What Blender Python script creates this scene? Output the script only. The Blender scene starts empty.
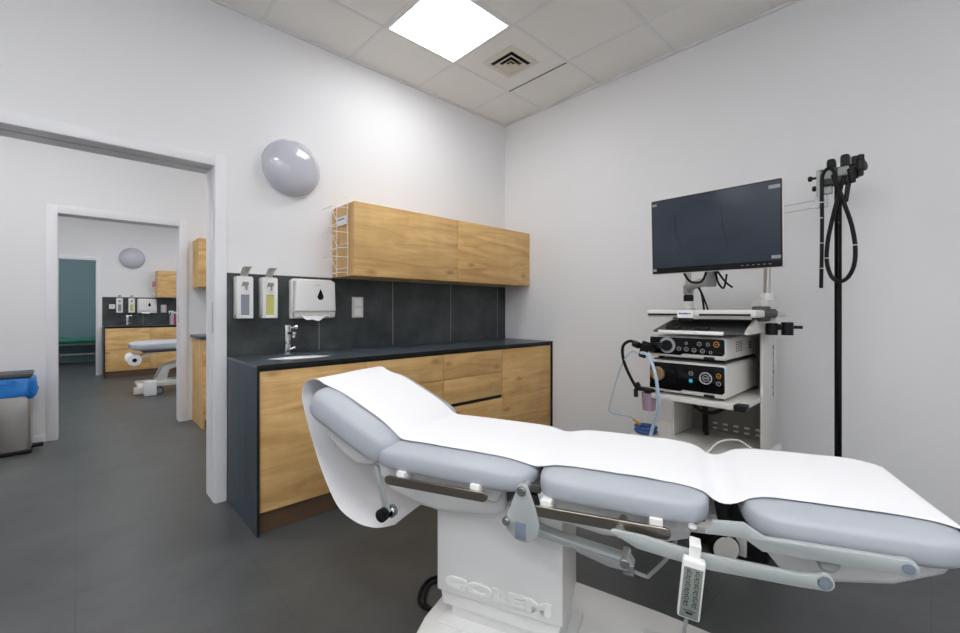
import bpy, bmesh, math, random
from mathutils import Vector, Matrix
random.seed(7)
SC = bpy.context.scene
COL = SC.collection
PI = math.pi
R = math.radians

# ------------------------------------------------------------------ materials
def new_mat(name):
    m = bpy.data.materials.new(name); m.use_nodes = True
    nt = m.node_tree
    return m, nt, nt.nodes['Principled BSDF']

def lin(c):
    f = lambda v: v/12.92 if v <= .04045 else ((v+.055)/1.055)**2.4
    return (f(c[0]/255), f(c[1]/255), f(c[2]/255), 1)

def plain(name, rgb, rough=.5, metal=0., noise=0., nscale=30., bump=0., bscale=200., coat=0., aniso=0., spec=None):
    m, nt, b = new_mat(name)
    b.inputs['Base Color'].default_value = lin(rgb)
    b.inputs['Roughness'].default_value = rough
    b.inputs['Metallic'].default_value = metal
    if coat: b.inputs['Coat Weight'].default_value = coat
    if spec is not None: b.inputs['Specular IOR Level'].default_value = spec
    tc = nt.nodes.new('ShaderNodeTexCoord')
    n = nt.nodes.new('ShaderNodeTexNoise'); n.inputs['Scale'].default_value = nscale
    n.inputs['Detail'].default_value = 4
    nt.links.new(tc.outputs['Object'], n.inputs['Vector'])
    mx = nt.nodes.new('ShaderNodeMix'); mx.data_type = 'RGBA'
    c = lin(rgb); k = noise
    mx.inputs[6].default_value = tuple(max(0, v*(1-k)) for v in c[:3])+(1,)
    mx.inputs[7].default_value = tuple(min(1, v*(1+k)) for v in c[:3])+(1,)
    nt.links.new(n.outputs['Fac'], mx.inputs[0]); nt.links.new(mx.outputs[2], b.inputs['Base Color'])
    if bump:
        n2 = nt.nodes.new('ShaderNodeTexNoise'); n2.inputs['Scale'].default_value = bscale
        nt.links.new(tc.outputs['Object'], n2.inputs['Vector'])
        bp = nt.nodes.new('ShaderNodeBump'); bp.inputs['Strength'].default_value = bump
        bp.inputs['Distance'].default_value = .002
        nt.links.new(n2.outputs['Fac'], bp.inputs['Height']); nt.links.new(bp.outputs['Normal'], b.inputs['Normal'])
    return m

def oak(name, axis):
    """light oak laminate; axis = direction of the grain"""
    m, nt, b = new_mat(name)
    N, L = nt.nodes, nt.links
    tc = N.new('ShaderNodeTexCoord'); oi = N.new('ShaderNodeObjectInfo')
    mul = N.new('ShaderNodeMath'); mul.operation = 'MULTIPLY'; mul.inputs[1].default_value = 23
    L.new(oi.outputs['Random'], mul.inputs[0])
    add = N.new('ShaderNodeVectorMath'); add.operation = 'ADD'
    L.new(tc.outputs['Object'], add.inputs[0]); L.new(mul.outputs[0], add.inputs[1])
    def mapped(s_along, s_across):
        mp = N.new('ShaderNodeMapping')
        s = [s_across]*3; s[axis] = s_along
        mp.inputs['Scale'].default_value = s
        L.new(add.outputs[0], mp.inputs['Vector']); return mp.outputs[0]
    n1 = N.new('ShaderNodeTexNoise'); n1.inputs['Scale'].default_value = 1; n1.inputs['Detail'].default_value = 6
    n1.inputs['Distortion'].default_value = 1.2
    L.new(mapped(1.6, 11), n1.inputs['Vector'])
    n2 = N.new('ShaderNodeTexNoise'); n2.inputs['Scale'].default_value = 1; n2.inputs['Detail'].default_value = 3
    L.new(mapped(6, 160), n2.inputs['Vector'])
    n3 = N.new('ShaderNodeTexNoise'); n3.inputs['Scale'].default_value = 1; n3.inputs['Detail'].default_value = 2
    L.new(mapped(9, 3), n3.inputs['Vector'])
    cr = N.new('ShaderNodeValToRGB'); e = cr.color_ramp.elements
    e[0].position = .28; e[0].color = lin((197, 153, 95)); e[1].position = .72; e[1].color = lin((236, 200, 140))
    x = e.new(.5); x.color = lin((221, 180, 118))
    L.new(n1.outputs['Fac'], cr.inputs['Fac'])
    m1 = N.new('ShaderNodeMix'); m1.data_type = 'RGBA'; m1.blend_type = 'MULTIPLY'; m1.inputs[0].default_value = .27
    r2 = N.new('ShaderNodeValToRGB'); r2.color_ramp.elements[0].position = .3; r2.color_ramp.elements[0].color = (.62, .56, .48, 1)
    r2.color_ramp.elements[1].position = .65; r2.color_ramp.elements[1].color = (1, 1, 1, 1)
    L.new(n2.outputs['Fac'], r2.inputs['Fac']); L.new(cr.outputs['Color'], m1.inputs[6]); L.new(r2.outputs['Color'], m1.inputs[7])
    m3 = N.new('ShaderNodeMix'); m3.data_type = 'RGBA'; m3.blend_type = 'MULTIPLY'; m3.inputs[0].default_value = .3
    r3 = N.new('ShaderNodeValToRGB'); r3.color_ramp.elements[0].position = .35; r3.color_ramp.elements[0].color = (.8, .75, .68, 1)
    r3.color_ramp.elements[1].position = .6; r3.color_ramp.elements[1].color = (1, 1, 1, 1)
    L.new(n3.outputs['Fac'], r3.inputs['Fac']); L.new(m1.outputs[2], m3.inputs[6]); L.new(r3.outputs['Color'], m3.inputs[7])
    # knots
    vo = N.new('ShaderNodeTexVoronoi'); vo.inputs['Scale'].default_value = 1
    vo.voronoi_dimensions = '2D'
    sx = N.new('ShaderNodeSeparateXYZ'); cx = N.new('ShaderNodeCombineXYZ')
    L.new(mapped(1.5, 3.2), sx.inputs[0]); L.new(sx.outputs[0 if axis == 0 else 1], cx.inputs[0]); L.new(sx.outputs[2], cx.inputs[1])
    L.new(cx.outputs[0], vo.inputs['Vector'])
    rk = N.new('ShaderNodeValToRGB'); rk.color_ramp.elements[0].position = .01; rk.color_ramp.elements[0].color = (.34, .22, .12, 1)
    rk.color_ramp.elements[1].position = .085; rk.color_ramp.elements[1].color = (1, 1, 1, 1)
    L.new(vo.outputs['Distance'], rk.inputs['Fac'])
    m4 = N.new('ShaderNodeMix'); m4.data_type = 'RGBA'; m4.blend_type = 'MULTIPLY'; m4.inputs[0].default_value = .55
    L.new(m3.outputs[2], m4.inputs[6]); L.new(rk.outputs['Color'], m4.inputs[7])
    L.new(m4.outputs[2], b.inputs['Base Color'])
    b.inputs['Roughness'].default_value = .5
    bp = N.new('ShaderNodeBump'); bp.inputs['Strength'].default_value = .08; bp.inputs['Distance'].default_value = .001
    L.new(n2.outputs['Fac'], bp.inputs['Height']); L.new(bp.outputs['Normal'], b.inputs['Normal'])
    return m

def mottled(name, c1, c2, rough, scale=(3, 3, 3), p=(.35, .7), bump=.05, vein=None):
    m, nt, b = new_mat(name); N, L = nt.nodes, nt.links
    tc = N.new('ShaderNodeTexCoord'); mp = N.new('ShaderNodeMapping'); mp.inputs['Scale'].default_value = scale
    L.new(tc.outputs['Object'], mp.inputs['Vector'])
    n = N.new('ShaderNodeTexNoise'); n.inputs['Scale'].default_value = 1; n.inputs['Detail'].default_value = 7; n.inputs['Roughness'].default_value = .62
    L.new(mp.outputs[0], n.inputs['Vector'])
    cr = N.new('ShaderNodeValToRGB'); e = cr.color_ramp.elements
    e[0].position = p[0]; e[0].color = lin(c1); e[1].position = p[1]; e[1].color = lin(c2)
    L.new(n.outputs['Fac'], cr.inputs['Fac'])
    out = cr.outputs['Color']
    if vein:
        w = N.new('ShaderNodeTexNoise'); w.inputs['Scale'].default_value = 1.6; w.inputs['Detail'].default_value = 5; w.inputs['Distortion'].default_value = 2
        L.new(mp.outputs[0], w.inputs['Vector'])
        rv = N.new('ShaderNodeValToRGB'); q = rv.color_ramp.elements
        q[0].position = .493; q[0].color = (0, 0, 0, 1); q[1].position = .507; q[1].color = (0, 0, 0, 1)
        z = q.new(.5); z.color = (1, 1, 1, 1)
        L.new(w.outputs['Fac'], rv.inputs['Fac'])
        mx = N.new('ShaderNodeMix'); mx.data_type = 'RGBA'; mx.inputs[7].default_value = lin(vein)
        L.new(rv.outputs['Color'], mx.inputs[0]); L.new(out, mx.inputs[6]); out = mx.outputs[2]
    L.new(out, b.inputs['Base Color']); b.inputs['Roughness'].default_value = rough
    bp = N.new('ShaderNodeBump'); bp.inputs['Strength'].default_value = bump; bp.inputs['Distance'].default_value = .002
    L.new(n.outputs['Fac'], bp.inputs['Height']); L.new(bp.outputs['Normal'], b.inputs['Normal'])
    return m

def emissive(name, rgb, s):
    m, nt, b = new_mat(name)
    b.inputs['Base Color'].default_value = (.9, .9, .9, 1)
    b.inputs['Emission Color'].default_value = (*rgb, 1); b.inputs['Emission Strength'].default_value = s
    return m

def clear(name, rgb, rough=.05, alpha=.35):
    m, nt, b = new_mat(name)
    b.inputs['Base Color'].default_value = lin(rgb); b.inputs['Roughness'].default_value = rough
    b.inputs['Alpha'].default_value = alpha
    return m

def floor_mat():
    m, nt, b = new_mat('grey_vinyl_floor'); N, L = nt.nodes, nt.links
    tc = N.new('ShaderNodeTexCoord')
    n = N.new('ShaderNodeTexNoise'); n.inputs['Scale'].default_value = 3; n.inputs['Detail'].default_value = 8; n.inputs['Roughness'].default_value = .65
    L.new(tc.outputs['Object'], n.inputs['Vector'])
    cr = N.new('ShaderNodeValToRGB'); e = cr.color_ramp.elements
    e[0].position = .3; e[0].color = lin((68, 70, 71)); e[1].position = .72; e[1].color = lin((85, 88, 88))
    L.new(n.outputs['Fac'], cr.inputs['Fac'])
    # small pale flecks
    vo = N.new('ShaderNodeTexVoronoi'); vo.inputs['Scale'].default_value = 42
    L.new(tc.outputs['Object'], vo.inputs['Vector'])
    rv = N.new('ShaderNodeValToRGB'); rv.color_ramp.elements[0].position = .06; rv.color_ramp.elements[0].color = (1, 1, 1, 1)
    rv.color_ramp.elements[1].position = .1; rv.color_ramp.elements[1].color = (0, 0, 0, 1)
    L.new(vo.outputs['Distance'], rv.inputs['Fac'])
    mx = N.new('ShaderNodeMix'); mx.data_type = 'RGBA'; mx.inputs[7].default_value = lin((104, 105, 105))
    L.new(rv.outputs['Color'], mx.inputs[0]); L.new(cr.outputs['Color'], mx.inputs[6])
    # faint tile seams
    br = N.new('ShaderNodeTexBrick'); br.offset = 0
    br.inputs['Scale'].default_value = 1; br.inputs['Brick Width'].default_value = .6; br.inputs['Row Height'].default_value = .6
    br.inputs['Mortar Size'].default_value = .0015
    br.inputs['Color1'].default_value = (1, 1, 1, 1); br.inputs['Color2'].default_value = (.92, .92, .92, 1); br.inputs['Mortar'].default_value = (.66, .66, .66, 1)
    L.new(tc.outputs['Object'], br.inputs['Vector'])
    m2 = N.new('ShaderNodeMix'); m2.data_type = 'RGBA'; m2.blend_type = 'MULTIPLY'; m2.inputs[0].default_value = 1
    L.new(mx.outputs[2], m2.inputs[6]); L.new(br.outputs['Color'], m2.inputs[7])
    L.new(m2.outputs[2], b.inputs['Base Color'])
    b.inputs['Roughness'].default_value = .38
    b.inputs['Specular IOR Level'].default_value = .5
    bp = N.new('ShaderNodeBump'); bp.inputs['Strength'].default_value = .12; bp.inputs['Distance'].default_value = .002
    n2 = N.new('ShaderNodeTexNoise'); n2.inputs['Scale'].default_value = 60; L.new(tc.outputs['Object'], n2.inputs['Vector'])
    L.new(n2.outputs['Fac'], bp.inputs['Height']); L.new(bp.outputs['Normal'], b.inputs['Normal'])
    return m

WALL = plain('white_wall_paint', (233, 233, 235), .85, noise=.012, nscale=4, bump=.06, bscale=260)
TEAL = plain('teal_wall_paint', (126, 154, 160), .8, noise=.02, nscale=3, bump=.05)
CEIL = plain('ceiling_tile_board', (238, 237, 233), .9, noise=.01, nscale=6, bump=.08, bscale=500)
TBAR = plain('ceiling_grid_bar', (230, 230, 230), .55)
FRAME = plain('white_frame_lacquer', (232, 232, 236), .4)
GROOVE = plain('dark_groove', (58, 57, 54), .8)
FLOOR = floor_mat()
OAKH = oak('oak_laminate_horizontal', 0)
OAKV = oak('oak_laminate_vertical', 2)
PLINTH = plain('brown_plinth', (92, 72, 54), .5, noise=.1)
SLATE = mottled('slate_worktop', (46, 54, 61), (84, 95, 104), .34, (9, 3, 3), vein=(92, 104, 116))
SLATEV = mottled('slate_panel', (42, 51, 61), (62, 74, 87), .45, (14, 14, 2.2), vein=(88, 102, 116))
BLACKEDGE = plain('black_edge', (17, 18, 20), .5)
TILE = mottled('dark_splashback', (40, 45, 47), (78, 84, 85), .42, (4.2, 4.2, 4.2), p=(.35, .72))
GROUT = plain('pale_joint', (150, 155, 156), .7)
PLAST = plain('white_plastic', (236, 236, 234), .32, coat=.15)
CREAM = plain('light_grey_plastic', (214, 212, 207), .4)
SHELL = plain('white_moulded_shell', (230, 230, 229), .3, coat=.2)
GREYP = plain('mid_grey_plastic', (150, 152, 152), .45)
DKGREY = plain('dark_grey_plastic', (70, 72, 72), .5)
BLACK = plain('black_plastic', (18, 19, 21), .42, spec=.3)
BLACKG = plain('gloss_black', (7, 7, 9), .15, spec=.22)
RUBBER = plain('black_rubber', (15, 15, 16), .55, spec=.25)
CHROME = plain('polished_chrome', (216, 218, 220), .08, 1.)
STEEL = plain('brushed_steel', (200, 197, 192), .34, 1., noise=.06, nscale=40)
RAILM = plain('dark_brushed_rail', (150, 141, 132), .32, 1., noise=.08, nscale=30)
ALU = plain('painted_silver_metal', (186, 192, 192), .4, .25)
VINYL = plain('grey_blue_upholstery', (176, 181, 189), .42, noise=.015, nscale=10, bump=.05, bscale=350)
PAPER = plain('white_couch_paper', (244, 244, 247), .8, bump=.12, bscale=28)
DOME = plain('opal_lamp_glass', (194, 195, 206), .12, coat=.5)
LEDM = emissive('panel_light', (.985, .992, 1), 7.0)
SCREEN = plain('dark_screen', (58, 65, 76), .3, noise=.38, nscale=4.5, spec=.2, bump=.6, bscale=5)  # lighter tone and colour noise stand in for reflections on the screen film
WIRE = plain('white_wire', (240, 240, 240), .35)
BLUE = plain('blue_plastic_film', (22, 118, 200), .32, noise=.15, nscale=18, bump=.5, bscale=30)
DKBLUE = plain('blue_cable', (48, 92, 150), .4)
TUBE = plain('pale_blue_tube', (178, 198, 216), .3)
YEL = plain('yellow_plastic', (226, 160, 30), .4)
YLIQ = plain('yellow_green_liquid', (198, 196, 112), .25)
GLIQ = plain('grey_bottle', (142, 148, 160), .25)
LILAC = clear('lilac_clear_plastic', (186, 160, 180), .1, .55)
LILAC2 = plain('lilac_liquid', (170, 168, 188), .25)
RED = plain('red_plastic', (190, 44, 62), .35)
PINK = plain('pink_card', (216, 130, 160), .5)
VIOLET = plain('violet_card', (62, 72, 168), .5)
GREEN = plain('green_upholstery', (20, 122, 104), .45)
CYAN = plain('cyan_key', (60, 200, 225), .3)
ORANGE = plain('orange_key', (226, 150, 30), .35)
ICON = plain('grey_print', (170, 174, 178), .5)
BLUEINK = plain('blue_print', (62, 70, 160), .5)
GREYINK = plain('faint_grey_print', (120, 122, 124), .5)
BLUEGREY = plain('blue_grey_cap', (124, 134, 148), .4)
FILM = plain('film_crease_grey', (34, 38, 45), .4)
BRONZE = plain('brass_socket', (190, 160, 120), .3, .9)
SEED = plain('seat_base_brown', (120, 104, 92), .5)

# ------------------------------------------------------------------ mesh helpers
class MB:
    def __init__(s): s.bm = bmesh.new(); s.mi = 0
    def mat(s, i): s.mi = i; return s
    def _merge(s, b):
        for f in b.faces: f.material_index = s.mi
        me = bpy.data.meshes.new('t'); b.to_mesh(me); b.free()
        s.bm.from_mesh(me); bpy.data.meshes.remove(me); return s
    def box(s, x0, x1, y0, y1, z0, z1, bev=0., seg=2, M=None):
        b = bmesh.new(); bmesh.ops.create_cube(b, size=1)
        for v in b.verts: v.co = Vector(((x0+x1)/2+v.co.x*(x1-x0), (y0+y1)/2+v.co.y*(y1-y0), (z0+z1)/2+v.co.z*(z1-z0)))
        if bev: bmesh.ops.bevel(b, geom=b.edges[:], offset=bev, segments=seg, affect='EDGES', profile=.5)
        if M: b.transform(M)
        return s._merge(b)
    def cyl(s, p0, p1, r, r2=None, seg=24, bev=0.):
        p0, p1 = Vector(p0), Vector(p1); d = p1-p0
        b = bmesh.new()
        bmesh.ops.create_cone(b, cap_ends=True, segments=seg, radius1=r, radius2=r if r2 is None else r2, depth=d.length)
        if bev:
            ed = [e for e in b.edges if len([f for f in e.link_faces if len(f.verts) > 4]) == 1]
            bmesh.ops.bevel(b, geom=ed, offset=bev, segments=2, affect='EDGES')
        b.transform(Matrix.Translation((p0+p1)/2) @ d.to_track_quat('Z', 'Y').to_matrix().to_4x4())
        return s._merge(b)
    def tube(s, pts, r, seg=8, smooth=4, closed=False):
        P = [Vector(p) for p in pts]
        if smooth > 1 and len(P) > 2:
            Q = []; n = len(P)
            for i in range(n if closed else n-1):
                g = lambda k: P[k % n] if closed else P[max(0, min(n-1, k))]
                a, b_, c, d = g(i-1), g(i), g(i+1), g(i+2)
                for j in range(smooth):
                    t = j/smooth
                    Q.append(.5*((2*b_)+(c-a)*t+(2*a-5*b_+4*c-d)*t*t+(3*b_-a-3*c+d)*t**3))
            if not closed: Q.append(P[-1])
            P = Q
        b = bmesh.new(); rings = []; n = len(P); up = None
        for i, p in enumerate(P):
            if closed: t = (P[(i+1) % n]-P[i-1]).normalized()
            else: t = (P[min(n-1, i+1)]-P[max(0, i-1)]).normalized()
            if up is None:
                up = Vector((0, 0, 1)) if abs(t.z) < .9 else Vector((1, 0, 0))
            u = (up-t*up.dot(t)).normalized(); w = t.cross(u); up = u
            rings.append([b.verts.new(p+r*(math.cos(a)*u+math.sin(a)*w)) for a in [2*PI*k/seg for k in range(seg)]])
        for i in range(n if closed else n-1):
            A, B = rings[i], rings[(i+1) % n]
            for k in range(seg): b.faces.new((A[k], A[(k+1) % seg], B[(k+1) % seg], B[k]))
        if not closed:
            b.faces.new(rings[0][::-1]); b.faces.new(rings[-1])
        bmesh.ops.recalc_face_normals(b, faces=b.faces[:])
        return s._merge(b)
    def lathe(s, prof, M=None, seg=32):
        """prof: (r, z) pairs around local Z"""
        b = bmesh.new(); rings = []
        for r, z in prof:
            rings.append([b.verts.new((max(r, 1e-5)*math.cos(2*PI*k/seg), max(r, 1e-5)*math.sin(2*PI*k/seg), z)) for k in range(seg)])
        for A, B in zip(rings, rings[1:]):
            for k in range(seg): b.faces.new((A[k], A[(k+1) % seg], B[(k+1) % seg], B[k]))
        b.faces.new(rings[0][::-1]); b.faces.new(rings[-1])
        bmesh.ops.remove_doubles(b, verts=b.verts[:], dist=1e-4)
        bmesh.ops.recalc_face_normals(b, faces=b.faces[:])
        if M: b.transform(M)
        return s._merge(b)
    def prism(s, poly, axis, a0, a1, bev=0., seg=2, taper=None):
        """poly extruded along axis; poly pairs fill the other two axes in xyz order"""
        b = bmesh.new()
        def mk(p, a):
            q = list(p); q.insert(axis, a); return Vector(q)
        lo = [b.verts.new(mk(p, a0)) for p in poly]; hi = [b.verts.new(mk(p, a1)) for p in poly]
        n = len(poly)
        b.faces.new(lo); b.faces.new(hi)
        for i in range(n): b.faces.new((lo[i], lo[(i+1) % n], hi[(i+1) % n], hi[i]))
        bmesh.ops.recalc_face_normals(b, faces=b.faces[:])
        if bev:
            caps = [e for e in b.edges if any(len(f.verts) == n for f in e.link_faces)] if n != 4 else b.edges[:]
            bmesh.ops.bevel(b, geom=caps, offset=bev, segments=seg, affect='EDGES', profile=.5)
        return s._merge(b)
    def superq(s, a, b_, c, e1, e2, M=None, nu=64, nv=28, top=None, ex=None):
        f = lambda v, e: math.copysign(abs(v)**e, v)
        b = bmesh.new(); rings = []
        for j in range(1, nv):
            et = -PI/2+PI*j/nv
            ring = []
            for i in range(nu):
                om = -PI+2*PI*i/nu
                k = f(math.cos(et), e1)
                kx = f(math.cos(et), ex or e1)
                ring.append(b.verts.new((a*kx*f(math.cos(om), e2), b_*k*f(math.sin(om), e2), c*f(math.sin(et), e1))))
            rings.append(ring)
        for A, B in zip(rings, rings[1:]):
            for k in range(nu): b.faces.new((A[k], A[(k+1) % nu], B[(k+1) % nu], B[k]))
        b.faces.new(rings[0][::-1]); b.faces.new(rings[-1])
        if top:
            for v in b.verts: v.co.z += top(v.co.x, v.co.y)
        bmesh.ops.recalc_face_normals(b, faces=b.faces[:])
        if M: b.transform(M)
        return s._merge(b)
    def text(s, body, size, M, extrude=.002, bevel=0., stretch=None):
        cu = bpy.data.curves.new('txt', 'FONT'); cu.body = body; cu.size = size; cu.extrude = extrude
        cu.bevel_depth = bevel; cu.bevel_resolution = 1; cu.resolution_u = 3; cu.offset = .0016
        o = bpy.data.objects.new('txt', cu); COL.objects.link(o)
        bpy.context.view_layer.update()
        me = bpy.data.meshes.new_from_object(o.evaluated_get(bpy.context.evaluated_depsgraph_get()))
        bpy.data.objects.remove(o); bpy.data.curves.remove(cu)
        if stretch:
            xs = [v.co.x for v in me.vertices]; ys = [v.co.y for v in me.vertices]
            sx = stretch[0]/(max(xs)-min(xs)); sy = stretch[1]/(max(ys)-min(ys)); x0 = min(xs); y0 = min(ys)
            for v in me.vertices: v.co.x = (v.co.x-x0)*sx; v.co.y = (v.co.y-y0)*sy
        b = bmesh.new(); b.from_mesh(me); bpy.data.meshes.remove(me); b.transform(M)
        return s._merge(b)
    def build(s, name, mats, parent=None, local=False, ang=32, origin=None):
        if not isinstance(mats, (list, tuple)): mats = [mats]
        me = bpy.data.meshes.new(name); s.bm.to_mesh(me); s.bm.free()
        for m in mats: me.materials.append(m)
        for p in me.polygons: p.use_smooth = True
        me.set_sharp_from_angle(angle=R(ang))
        o = bpy.data.objects.new(name, me); COL.objects.link(o)
        if parent is not None:
            o.parent = parent
            o['_r'] = 0; del o['_r']
            if not local: me.transform(ROOT[parent].inverted())
            ROOT[o] = ROOT[parent]
        else:
            if origin is None:
                vs = [v.co for v in me.vertices]
                origin = ((min(v.x for v in vs)+max(v.x for v in vs))/2, (min(v.y for v in vs)+max(v.y for v in vs))/2, min(v.z for v in vs))
            if origin != 'world':
                me.transform(Matrix.Translation(-Vector(origin))); o.location = origin
                ROOT[o] = Matrix.Translation(Vector(origin))
            else: ROOT[o] = Matrix.Identity(4)
        return o
ROOT = {}

def tag(o, label, cat=None, group=None, kind=None):
    if label: o['label'] = label
    if cat: o['category'] = cat
    if group: o['group'] = group
    if kind: o['kind'] = kind
    return o
def thing(name, label, cat, loc, rz=0., group=None):
    o = bpy.data.objects.new(name, None); COL.objects.link(o); o.empty_display_size = .1
    o.location = loc; o.rotation_euler = (0, 0, rz)
    ROOT[o] = Matrix.Translation(Vector(loc)) @ Matrix.Rotation(rz, 4, 'Z')
    return tag(o, label, cat, group)
def struct(o): o['kind'] = 'structure'; return o
def copy_tree(o, parent=None):
    c = o.copy(); COL.objects.link(c); c.parent = parent
    for ch in list(o.children): copy_tree(ch, c)
    return c
def dup(o, d, label, group=None):
    c = copy_tree(o); c.location = o.location+Vector(d); c['label'] = label
    if group: c['group'] = group
    return c

# ------------------------------------------------------------------ the shell
D, E, H = 2.949, 3.134, 3.01            # back wall, right wall, ceiling
WL, WF = -1.93, -2.0                     # left and front wall of the near room
Y2a, Y2b, Y3a, Y3b, Y4 = 3.15, 5.35, 5.5, 10.1, 10.25
Y4b = 12.9
OP = 2.018                               # door opening height

m = MB().box(-2.4, 3.4, -2.3, 13.2, -.1, 0); struct(m.build('floor', FLOOR, origin='world'))

# suspended ceiling with its grid
GX, GY = 2.668, 2.467
m = MB().mat(0).box(-2.4, 3.4, -2.3, 13.2, H, H+.08)
m.mat(1)
for k in range(-8, 2): m.box(GX+.6*k-.011, GX+.6*k+.011, -2.3, 13.2, H-.003, H+.01)
for k in range(-18, 8): m.box(-2.4, 3.4, GY-.6*k-.011, GY-.6*k+.011, H-.0025, H+.01)
struct(m.build('ceiling', [CEIL, TBAR], origin='world'))

def door_wall(name, y0, y1, xa, xb, mat=WALL, xl=-2.4, xr=3.4):
    m = MB().box(xl, xa, y0, y1, 0, H).box(xb, xr, y0, y1, 0, H).box(xa, xb, y0, y1, OP+.02, H)
    struct(m.build(name, mat, origin='world'))
door_wall('wall_back', D, Y2a, -.33, .62)
door_wall('wall_middle_room_back', Y2b, Y3a, -.133, .797)
door_wall('wall_far_room_back', Y3b, Y4, -.67, .28)
struct(MB().box(-2.4, 3.4, Y4b, 13.1, 0, H).build('wall_end', TEAL, origin='world'))
struct(MB().box(E, 3.3, -2.3, D, 0, H).build('wall_right', WALL, origin='world'))
struct(MB().box(E, 3.3, Y2a, 13.1, 0, H).build('wall_right_beyond', WALL, origin='world'))
struct(MB().box(WL-.15, WL, -2.3, D, 0, H).build('wall_left', WALL, origin='world'))
struct(MB().box(WL-.15, WL, Y2a, 13.1, 0, H).build('wall_left_beyond', WALL, origin='world'))
struct(MB().box(-2.3, 3.4, WF-.15, WF, 0, H).build('wall_front', WALL, origin='world'))

def door_frame(name, y0, y1, xa, xb, cw=.062):
    """white pocket-door lining with casing on both faces; xa..xb clear opening, y0 near face"""
    m = MB().mat(0)
    for ya, yb in ((y0-.014, y0+.001), (y1-.001, y1+.014)):
        m.box(xa-.004-cw, xa-.004, ya, yb, 0, OP+cw, .002)
        m.box(xb+.004, xb+.004+cw, ya, yb, 0, OP+cw, .002)
        m.box(xa-.004, xb+.004, ya, yb, OP, OP+cw, .002)
    w = y1-y0
    for f0, f1 in ((.03, .42), (.52, 1.0)):     # two lips with a groove between them
        m.box(xa-.02, xa, y0+w*f0, y0+w*f1, 0, OP)
        m.box(xb, xb+.02, y0+w*f0, y0+w*f1, 0, OP)
        m.box(xa-.02, xb+.02, y0+w*f0, y0+w*f1, OP, OP+.02)
    m.mat(1).box(xa-.02, xa-.012, y0+.002, y1-.002, 0, OP+.015).box(xb+.012, xb+.0199, y0+.002, y1-.002, 0, OP+.015)
    m.box(xa-.02, xb+.02, y0+.002, y1-.002, OP+.012, OP+.0199)
    d = struct(m.build(name, [FRAME, GROOVE], origin='world'))
    s = MB().box(xb-.003, xb+.003, y0+.008, y0+.034, 1.02, 1.2, .001)
    s.box(xb-.0045, xb+.001, y0+.016, y0+.026, 1.05, 1.1).box(xb-.0045, xb+.001, y0+.016, y0+.026, 1.12, 1.17)
    s.build('strike_plate', STEEL, d)
    return d
door_frame('door_1', D, Y2a, -.31, .60)
door_frame('door_2', Y2b, Y3a, -.113, .777, .07)
door_frame('door_3', Y3b, Y4, -.65, .262, .07)

def skirting(name, x0, x1, y0, y1):
    struct(MB().box(x0, x1, y0, y1, 0, .06, .002).build(name, FRAME, origin='world'))
skirting('baseboard_right', E-.01, E, WF, D-.6)
skirting('baseboard_left', WL, WL+.01, WF, D)
skirting('baseboard_front', WL, E, WF, WF+.01)
skirting('baseboard_middle_room', WL, -.19, Y2b-.012, Y2b)
skirting('baseboard_back', WL, -.385, D-.01, D)
# wall angle under the ceiling
struct(MB().box(WL, E, D-.018, D, H-.014, H).build('trim_1', TBAR, origin='world'))
struct(MB().box(E-.018, E, WF, D-.018, H-.014, H).build('trim_2', TBAR, origin='world'))

# ------------------------------------------------------------------ ceiling fittings
def panel(x, y, label, grp='square LED panels in the ceilings'):
    t = thing('ceiling_light_panel', label, 'ceiling light', (x+.3, y+.3, H-.006), 0, grp)
    f = MB()
    for a in ((x+.008, x+.592, y+.008, y+.03), (x+.008, x+.592, y+.58, y+.592), (x+.008, x+.03, y+.03, y+.58), (x+.575, x+.592, y+.03, y+.58)):
        f.box(a[0], a[1], a[2], a[3], H-.006, H+.001)
    f.build('frame', PLAST, t)
    MB().box(x+.03, x+.575, y+.03, y+.58, H-.004, H-.0005).build('diffuser', LEDM, t)
    return t
P0 = panel(GX-1.2, GY-.6, 'bright square LED panel in the ceiling of the near room beside the square air vent')
off = 'square LED panel added to the ceiling outside the picture for more light'
for dx, dy in ((-1.8, -1.2), (-3., -1.2), (-1.8, -2.4), (-3., -2.4), (-1.8, -3.6), (-3., -3.6), (-.6, -3.6)):  # unseen panels, added to brighten the near room
    dup(P0, (dx, dy, 0), off+' over the near room')
for dx, dy in ((0, 1.8), (-1.8, 1.8), (-3.0, 1.8)):  # extra unseen lamps added to lift the middle room
    dup(P0, (dx, dy, 0), off+' over the middle room')
for dx, dy in ((-1.2, 4.2), (.6, 4.2), (-2.4, 4.2), (-1.2, 6.0), (.6, 6.0), (-2.4, 6.0)):  # likewise added out of view to light the far room
    dup(P0, (dx, dy, 0), off+' over the far room')

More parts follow.
